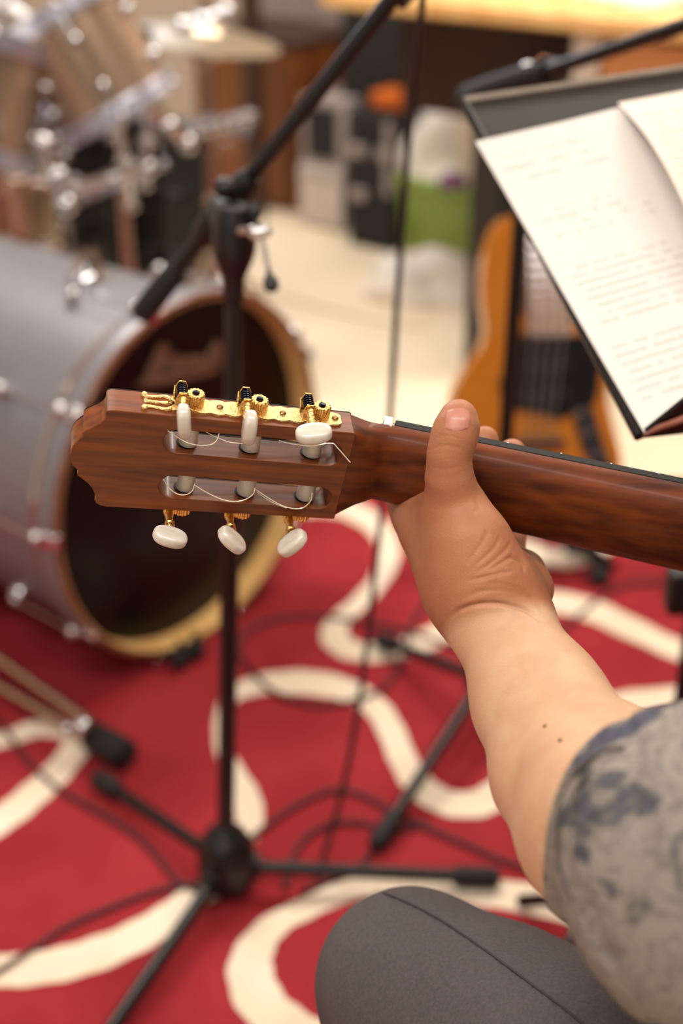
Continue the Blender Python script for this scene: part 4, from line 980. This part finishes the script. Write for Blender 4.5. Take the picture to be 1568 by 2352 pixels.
# green tub
gb = Z(975, 590)
gt = thing('storage_tub', 'lime green plastic tub on the floor right of the black case', 'tub', loc=gb)
bm = B(); c = gb+WM*.16
def tub_ring(z, sx, sy): return [bm.verts.new(c+WE*x*sx/2+WM*y*sy/2+V((0, 0, z))) for x, y in ((-1, -.85), (-.85, -1), (.85, -1), (1, -.85), (1, .85), (.85, 1), (-.85, 1), (-1, .85))]
rg = [tub_ring(0, .30, .26), tub_ring(.005, .31, .27), tub_ring(.20, .37, .33), tub_ring(.205, .35, .31), tub_ring(.02, .29, .25)]
for A, C_ in zip(rg, rg[1:]):
    for k in range(8): bm.faces.new((A[k], A[(k+1) % 8], C_[(k+1) % 8], C_[k]))
bm.faces.new(rg[0]); bm.faces.new(rg[-1]); finish('tub_wall', bm, M_green, gt, bevel=.002)
bm = B(); rg = [tub_ring(.195, .375, .335), tub_ring(.195, .40, .36), tub_ring(.215, .40, .36), tub_ring(.215, .35, .31), tub_ring(.195, .35, .31)]
for A, C_ in zip(rg, rg[1:]):
    for k in range(8): bm.faces.new((A[k], A[(k+1) % 8], C_[(k+1) % 8], C_[k]))
finish('rim', bm, M_green, gt, bevel=.003)
def crumple(name, label, c, s, m, seed, cat='cloth', amp=.3):
    bm = B(); bmesh.ops.create_icosphere(bm, subdivisions=5, radius=1)
    rs = np.random.RandomState(seed); W_ = rs.normal(size=(9, 3))*4; ph = rs.rand(9)*6
    for v in bm.verts:
        k = sum(math.sin(float(V(W_[i]).dot(v.co))+ph[i]) for i in range(9))/9
        v.co = v.co*(1+amp*k*1.6); v.co = V((v.co.x*s[0], v.co.y*s[1], max(-.0*s[2], v.co.z)*s[2]))+V(c)
    return free_loop(name, label, cat, bm, m, sharp=60, origin=c)
crumple('white_cloth', 'crumpled white cloth on the floor in front of the green tub', Z(985, 668), (.17, .13, .10), M_cloth, 3)
crumple('paper_bundle', 'bundle of white papers and cloth heaped in the green tub', along(c, 0, -.03, .19), (.145, .11, .20), M_cloth, 5, 'bundle', .25)
crumple('purple_pouch', 'purple pouch on top of the white heap in the green tub', P(1040, 428, 3.68), (.035, .03, .035), M_purple, 8, 'pouch')
bm = B(); box(bm, P(985, 350, 3.93), (.14, .02, .22), RW_ @ Matrix.Rotation(.12, 3, 'X')); box(bm, P(1035, 318, 3.92), (.10, .03, .02), RW_); free_loop('white_folder', 'white folder standing upright in the green tub', 'folder', bm, M_paper, bevel=.002)

# table with pine top
TE0 = onplane(960, 18, V((0, 0, .75)), V((0, 0, 1))); TE1 = onplane(1568, 78, V((0, 0, .75)), V((0, 0, 1)))
te = (TE1-TE0).normalized(); tm = V((-te.y, te.x, 0)); tm = tm if tm.y > 0 else -tm; RT = Matrix((te, tm, V((0, 0, 1)))).transposed()
tbl = thing('work_table', 'long pine topped table with white leg along the back wall', 'table', loc=(TE0.x, TE0.y, 0))
L0, L1 = -.25, 1.6
bm = B(); box(bm, TE0+te*(L0+L1)/2+tm*.35+V((0, 0, 0)), (L1-L0, .70, .035), RT); finish('table_top', bm, M_pine, tbl, bevel=.005)
lp_ = onplane(1350, 190, TE0+tm*.06, tm); ls = (lp_-TE0).dot(te)
bm = B(); box(bm, TE0+te*ls+tm*.06+V((0, 0, -.385)), (.06, .05, .73), RT); finish('leg', bm, M_legw, tbl, bevel=.004)
for s_, w_ in ((L1-.05, .06), (L0+.05, .64), (ls, .64)):
    bm = B(); box(bm, TE0+te*s_+tm*w_+V((0, 0, -.385)), (.06, .05, .73), RT); finish('leg', bm, M_legw if w_ > .1 or s_ > 0 else M_post, tbl, bevel=.004)
bm = B(); box(bm, TE0+te*(L0+ls)/2+tm*.30+V((0, 0, -.15)), (ls-L0-.08, .02, .27), RT); finish('modesty_panel', bm, M_darkw, tbl)
bm = B(); box(bm, TE0+te*(ls+L1)/2+tm*.16+V((0, 0, -.20)), (L1-ls-.08, .26, .34), RT); dr = finish('drawer_box', bm, M_orangel, tbl, bevel=.004)
bm = B(); box(bm, TE0+te*(ls+.35)+tm*.022+V((0, 0, -.2)), (.12, .012, .014), RT); finish('handle', bm, M_chromed, dr)
bm = B(); box(bm, TE0+te*(ls-.46)+tm*.74+V((0, 0, -.40)), (1.15, .04, .66), RT); free_loop('under_table_dark', 'black upright sheet added for the dark underneath the table', 'cabinet', bm, M_tolex, bevel=.003)  # added black sheet in place of the shade under the table
crumple('paper_heap', 'white crumpled paper on the right of the table top', onplane(1520, 14, V((0, 0, .77)), V((0, 0, 1)))+tm*.03, (.12, .06, .035), M_cloth, 11, 'paper', .2)
crumple('white_napkin', 'pale paper lying over the table edge above the white leg', onplane(1380, -2, V((0, 0, .77)), V((0, 0, 1)))+tm*.05, (.07, .06, .02), M_cloth, 12, 'paper', .2)

# speaker cabinet behind the bass guitar
sb = Z(1062, 862)
spk = thing('speaker_cabinet', 'tall dark speaker cabinet standing behind the orange bass guitar', 'speaker', loc=sb)
RS_ = rot_z(-.18); sx_, sy_ = RS_ @ V((1, 0, 0)), RS_ @ V((0, 1, 0))
bm = B(); box(bm, sb+sx_*.25+sy_*.17+V((0, 0, .29)), (.50, .34, .58), RS_); finish('housing', bm, M_tolexb, spk, bevel=.008)
bm = B(); box(bm, sb+sx_*.27-sy_*.004+V((0, 0, .29)), (.41, .02, .53), RS_); gr = finish('grille', bm, M_tolex, spk, bevel=.004)
bm = B(); lathe(bm, [(.15, 0), (.155, .004), (.14, .008), (.13, .006)], sb+sx_*.27-sy_*.014+V((0, 0, .27)), -sy_, 48, cap=False); finish('driver_ring', bm, M_plastic, gr)

# ------------------------------------------------------------------ electric bass on its stand
bp0 = P(1240, 900, 2.32); bnv = V((.10, -.93, .30)).normalized()
bass = thing('bass_guitar', 'orange electric bass guitar with black pickguard standing behind the music desk', 'bass guitar', loc=(bp0.x, bp0.y, RZ))
def bq(px, py, off=0.): return onplane(px, py, bp0+bnv*off, bnv)
bo_px = [(1172, 497), (1150, 508), (1130, 540), (1115, 585), (1108, 640), (1109, 700), (1115, 745), (1112, 785), (1090, 825), (1058, 870), (1038, 920), (1030, 985), (1040, 1060), (1075, 1130), (1130, 1180), (1210, 1205), (1300, 1195), (1375, 1160), (1420, 1110), (1428, 1060), (1415, 1000), (1400, 945), (1394, 900), (1398, 860), (1415, 800), (1420, 750), (1408, 712), (1385, 700), (1355, 715), (1332, 745), (1310, 768), (1300, 775), (1216, 772), (1207, 740), (1196, 690), (1192, 640), (1197, 590), (1200, 550), (1196, 515), (1186, 500)]
bop = [p for p in spline([bq(x, y) for x, y in bo_px]+[bq(*bo_px[0])], 3)][:-1]
bm = B(); outline_slab(bm, bop, -bnv*.042); finish('body', bm, M_bass, bass, bevel=.006)
pg = [(1172, 826), (1205, 760), (1250, 772), (1330, 768), (1372, 760), (1388, 800), (1378, 850), (1372, 900), (1360, 930), (1310, 950), (1290, 965), (1250, 955), (1200, 945), (1165, 940), (1145, 900), (1150, 860)]
bm = B(); outline_slab(bm, [p for p in spline([bq(x, y, .0015) for x, y in pg]+[bq(*pg[0], .0015)], 3)][:-1], bnv*.0025); finish('pickguard', bm, M_guard, bass)
cp = [(1312, 945), (1355, 935), (1372, 980), (1395, 1050), (1408, 1090), (1375, 1100), (1350, 1060), (1328, 1010)]
bm = B(); outline_slab(bm, [p for p in spline([bq(x, y, .002) for x, y in cp]+[bq(*cp[0], .002)], 3)][:-1], bnv*.003); ct = finish('control_plate', bm, M_ctrl, bass)
for x, y in ((1328, 950), (1345, 993), (1366, 1040)):
    bm = B(); lathe(bm, [(.0095, 0), (.0095, .012), (.008, .016), (.002, .0165)], bq(x, y, .005), bnv, 20); finish('control_knob', bm, M_chrome, ct)
bm = B(); box(bm, bq(1235, 1018, .006), (.085, .03, .012), Matrix((RX, bnv, bnv.cross(RX))).transposed() @ Matrix.Rotation(PI/2, 3, 'X').transposed() if False else Matrix((bnv.cross(V((0, 0, 1))).normalized(), bnv, V((0, 0, 1)))).transposed()); finish('bridge', bm, M_ctrl, bass, bevel=.002)
for y in (850, 915):
    bm = B(); box(bm, bq(1250-(y-850)*.02, y, .006), (.085, .014, .018), Matrix((V((0, 0, 1)).cross(bnv).normalized(), bnv, bnv.cross(V((0, 0, 1)).cross(bnv).normalized()))).transposed()); finish('pickup', bm, M_plastic, bass, bevel=.002)
# neck and headstock
npx = [(1213, 772), (1310, 772), (1304, 560), (1296, 330), (1222, 330), (1216, 560)]
bm = B(); outline_slab(bm, [bq(x, y, .004) for x, y in npx], -bnv*.026); nk_ = finish('neck', bm, M_orangew, bass, bevel=.003)
bm = B(); outline_slab(bm, [bq(x, y, .005) for x, y in npx], bnv*.006); fb_ = finish('fretboard', bm, M_maple, nk_)
for k in range(18):
    y = 766-k*24; bm = B(); tube(bm, [bq(1214, y, .0115), bq(1308, y, .0115)], .0014, 6); finish('fret', bm, M_chrome, fb_)
hp_ = [(1222, 330), (1296, 330), (1308, 290), (1300, 210), (1282, 150), (1250, 130), (1222, 160), (1212, 260)]
bm = B(); outline_slab(bm, [bq(x, y, .000) for x, y in hp_], -bnv*.016); hh_ = finish('headstock', bm, M_bass, bass, bevel=.002)
for k in range(4):
    bm = B(); cyl(bm, bq(1240+k*8, 180+k*40, -.008), bq(1212, 182+k*40, -.008), .003); ball(bm, bq(1208, 182+k*40, -.008), .011, (1, .3, 1.2)); cyl(bm, bq(1240+k*8, 180+k*40, -.002), bq(1240+k*8, 180+k*40, .014), .004); finish('tuning_peg', bm, M_chrome, hh_)
for k in range(4):
    bm = B(); tube(bm, [bq(1203+k*21, 1016, .016), bq(1222+k*24, 772, .016), bq(1236+k*16, 330, .014), bq(1240+k*8, 190+k*38, .010)], .0013, 6); finish('string', bm, M_chrome, bass)
gs = thing('guitar_stand', 'black tubular stand holding up the orange bass guitar', 'stand', loc=(bp0.x+.02, bp0.y+.10, RZ))
ba = V((bp0.x, bp0.y+.02, 0)); yb = bq(1230, 1205, 0)
for s in (-1, 1):
    bm = B(); tube(bm, [V((ba.x, ba.y+.16, .40)), V((ba.x+s*.05, ba.y+.02, yb.z-.03)), V((ba.x+s*.13, ba.y-.10, RZ+.012))], .010, 12, 6); finish('leg', bm, M_black, gs)
    bm = B(); cyl(bm, V((ba.x+s*.05, ba.y+.02, yb.z-.022)), V((ba.x+s*.05, yb.y-.05, yb.z-.022)), .009); finish('cradle_arm', bm, M_rubber, gs)
bm = B(); tube(bm, [V((ba.x, ba.y+.14, .52)), V((ba.x, ba.y+.17, .30)), V((ba.x, ba.y+.32, RZ+.012))], .010, 12, 5); finish('leg', bm, M_black, gs)
bfz = Z(1376, 1325, RZ+.012)
bm = B(); tube(bm, [V((ba.x+.05, ba.y+.02, yb.z-.03)), V((bfz.x-.02, bfz.y+.05, .08)), bfz], .011, 12, 5); ball(bm, bfz, .018); finish('front_leg', bm, M_rubber, gs)

# ------------------------------------------------------------------ music stand with sheets
dA = P(1062, 232, 1.20); dB = P(1468, 1003, .98); dC = P(1900, 110, 1.16)
e_dn = (dB-dA); e_rt = (dC-dA); dnrm = e_rt.cross(e_dn).normalized(); dnrm = dnrm if dnrm.dot(Z3) > 0 else -dnrm
def dq(px, py, off=0.): return onplane(px, py, dA+dnrm*off, dnrm)
W_D = .48
er = e_rt.normalized(); ed = e_dn.normalized(); hd_ = e_dn.length
ed_perp = ed
mst = thing('music_stand', 'black sheet music stand in front of the player, desk tilted back', 'music stand', loc=(dA.x+.28, 1.15, 0))
dk = [dA, dA+er*W_D, dA+er*W_D+ed*hd_, dB]
bm = B(); outline_slab(bm, dk, -dnrm*.003); desk = finish('desk', bm, M_desk, mst, bevel=.001)
bm = B(); tube(bm, [dk[0], dk[3]], .0042, 8); finish('left_rim', bm, M_black, desk)
bm = B(); tube(bm, [dk[0], dk[1]], .0035, 8); finish('top_rim', bm, mat('worn_rim_metal', srgb(130, 118, 106), .35, metal=.5, scale=60), desk)
bm = B(); outline_slab(bm, [dk[3], dk[2], dk[2]+dnrm*.035, dk[3]+er*.03+dnrm*.035], -ed*.003); finish('lower_ledge', bm, M_black, desk)
mcp = (dA+dB)/2+er*W_D*.55; mbase = V((mcp.x+.02, mcp.y+.10, 0))
bm = B(); cyl(bm, mcp-dnrm*.01, V((mbase.x, mbase.y, mcp.z-.10)), .011); cyl(bm, V((mbase.x, mbase.y, mcp.z-.09)), V((mbase.x, mbase.y, .45)), .011); cyl(bm, V((mbase.x, mbase.y, .55)), V((mbase.x, mbase.y, .14)), .014); finish('post', bm, M_black, mst)
bm = B(); cyl(bm, V((mbase.x, mbase.y, .50)), V((mbase.x, mbase.y, .56)), .020); finish('clutch', bm, M_plastic, mst)
for k in range(3):
    a = .5+k*2*PI/3; e = V((math.cos(a), math.sin(a), 0)); bm = B(); cyl(bm, V((mbase.x, mbase.y, .17)), mbase+e*.26+V((0, 0, RZ+.01)), .008); finish('leg', bm, M_black, mst)
def sheet(px, off, m, label, lines, curl=None, group=None):
    """a sheet of paper on the desk, gently wavy, with faint rows of writing"""
    c = [dq(x, y, off) for x, y in px]   # tl, tr, br, bl
    nU, nV = 20, 26; bm = B(); g = {}
    for i in range(nU+1):
        for j in range(nV+1):
            u_, v_ = i/nU, j/nV
            p = c[0].lerp(c[1], u_).lerp(c[3].lerp(c[2], u_), v_)
            lift = (curl(u_, v_) if curl else 0)
            g[i, j] = p+dnrm*lift
    A = {k: bm.verts.new(p) for k, p in g.items()}; C_ = {k: bm.verts.new(p-dnrm*.0003) for k, p in g.items()}
    for i in range(nU):
        for j in range(nV):
            bm.faces.new((A[i, j], A[i+1, j], A[i+1, j+1], A[i, j+1])); bm.faces.new((C_[i, j], C_[i, j+1], C_[i+1, j+1], C_[i+1, j]))
    for i in range(nU):
        for j in (0, nV): bm.faces.new((A[i, j], A[i+1, j], C_[i+1, j], C_[i, j]))
    for j in range(nV):
        for i in (0, nU): bm.faces.new((A[i, j], A[i, j+1], C_[i, j+1], C_[i, j]))
    rs = np.random.RandomState(len(label))
    # faint strokes of writing, inked on the paper itself
    for v0, u0, u1, dens in lines:
        u_ = u0
        while u_ < u1:
            w = .012+.03*rs.rand()
            if rs.rand() < dens:
                def pt(a, b):
                    a_ = min(.999, max(0, a))*nU; b_ = min(.999, max(0, b))*nV; i, j = int(a_), int(b_); fu, fv = a_-i, b_-j
                    return g[i, j].lerp(g[i+1, j], fu).lerp(g[i, j+1].lerp(g[i+1, j+1], fu), fv)+dnrm*.0004
                q = [bm.verts.new(pt(a, b)) for a, b in ((u_, v0-.0035), (u_+w, v0-.0035), (u_+w, v0+.0035), (u_, v0+.0035))]
                f = bm.faces.new(q); f.material_index = 1
            u_ += w+.008
    o = finish('sheet_music', bm, [m, M_ink], sharp=60)
    # origin onto the paper
    c0 = c[3]; o.data.transform(Matrix.Translation(-c0)); o.location = c0
    tag(o, label, 'paper')
ln = [(.08+.045*k, .06, .62+.05*(k % 3), .5) for k in range(3)] + [(.30+.03*k, .10, .75, .35) for k in range(4)] + [(.50+.026*k, .10, .72+.04*(k % 2), .75) for k in range(8)] + [(.76+.026*k, .08, .80, .8) for k in range(7)]
sheet([(1092, 328), (1425, 258), (1905, 870), (1478, 996)], .003, M_paper, 'white sheet of faintly written paper at the left of the music desk', ln, lambda u, v: .0015+.0025*u+.003*v*math.sin(PI*u)+.004*max(0, u-.6))
sheet([(1418, 236), (1800, 165), (2150, 700), (1720, 860)], .012, M_paper2, 'cream sheet of paper overlapping the right of the white sheet', [(.1+.035*k, .08, .8, .6) for k in range(20)], lambda u, v: .004*math.sin(PI*v)+.030*(1-u)**2*math.sin(PI*min(1, v*1.1)))
bm = B(); tube(bm, [dq(1478, 1000, .006), dq(1515, 982, .012), dq(1568, 962, .018), dq(1640, 925, .02)], [.0008, .0022, .0028, .003], 10, 6); 
free_loop('reading_pencil', 'reddish brown pencil lying along the lower ledge of the music desk', 'pencil', bm, mat('red_brown_wood', srgb(140, 84, 66), .5, scale=60))
# stand seen at the far right edge
cz = P(1572, 1372, 1.52)
rs_ = thing('cable_clip_stand', 'black stand upright with clamp at the right edge behind the sleeve', 'stand', loc=(cz.x+.02, cz.y, RZ))
bm = B(); cyl(bm, V((cz.x+.012, cz.y, .06)), V((cz.x+.012, cz.y, .80)), .009); finish('upright', bm, M_black, rs_)
bm = B(); box(bm, P(1568, 1355, 1.51), (.035, .03, .05)); finish('clamp', bm, M_plastic, rs_, bevel=.004)
for k in range(3):
    a = -.3+k*2*PI/3; bm = B(); cyl(bm, V((cz.x+.012, cz.y, .10)), V((cz.x+.012+.22*math.cos(a), cz.y+.22*math.sin(a), RZ+.01)), .008); finish('leg', bm, M_black, rs_)
# ceiling light fittings over the lamps
for x, y in ((-.7, 2.9), (.95, 2.9), (-.5, .1), (.95, .1)):
    t = thing('ceiling_light', 'white ceiling light fitting above the room', 'ceiling light', loc=(x, y, 2.6), group='ceiling light fittings')
    bm = B(); box(bm, (x, y, 2.575), (1.26, .36, .05)); finish('housing', bm, M_ceil, t, bevel=.005)
    bm = B(); box(bm, (x, y, 2.546), (1.2, .3, .008)); finish('diffuser', bm, M_fix, t)
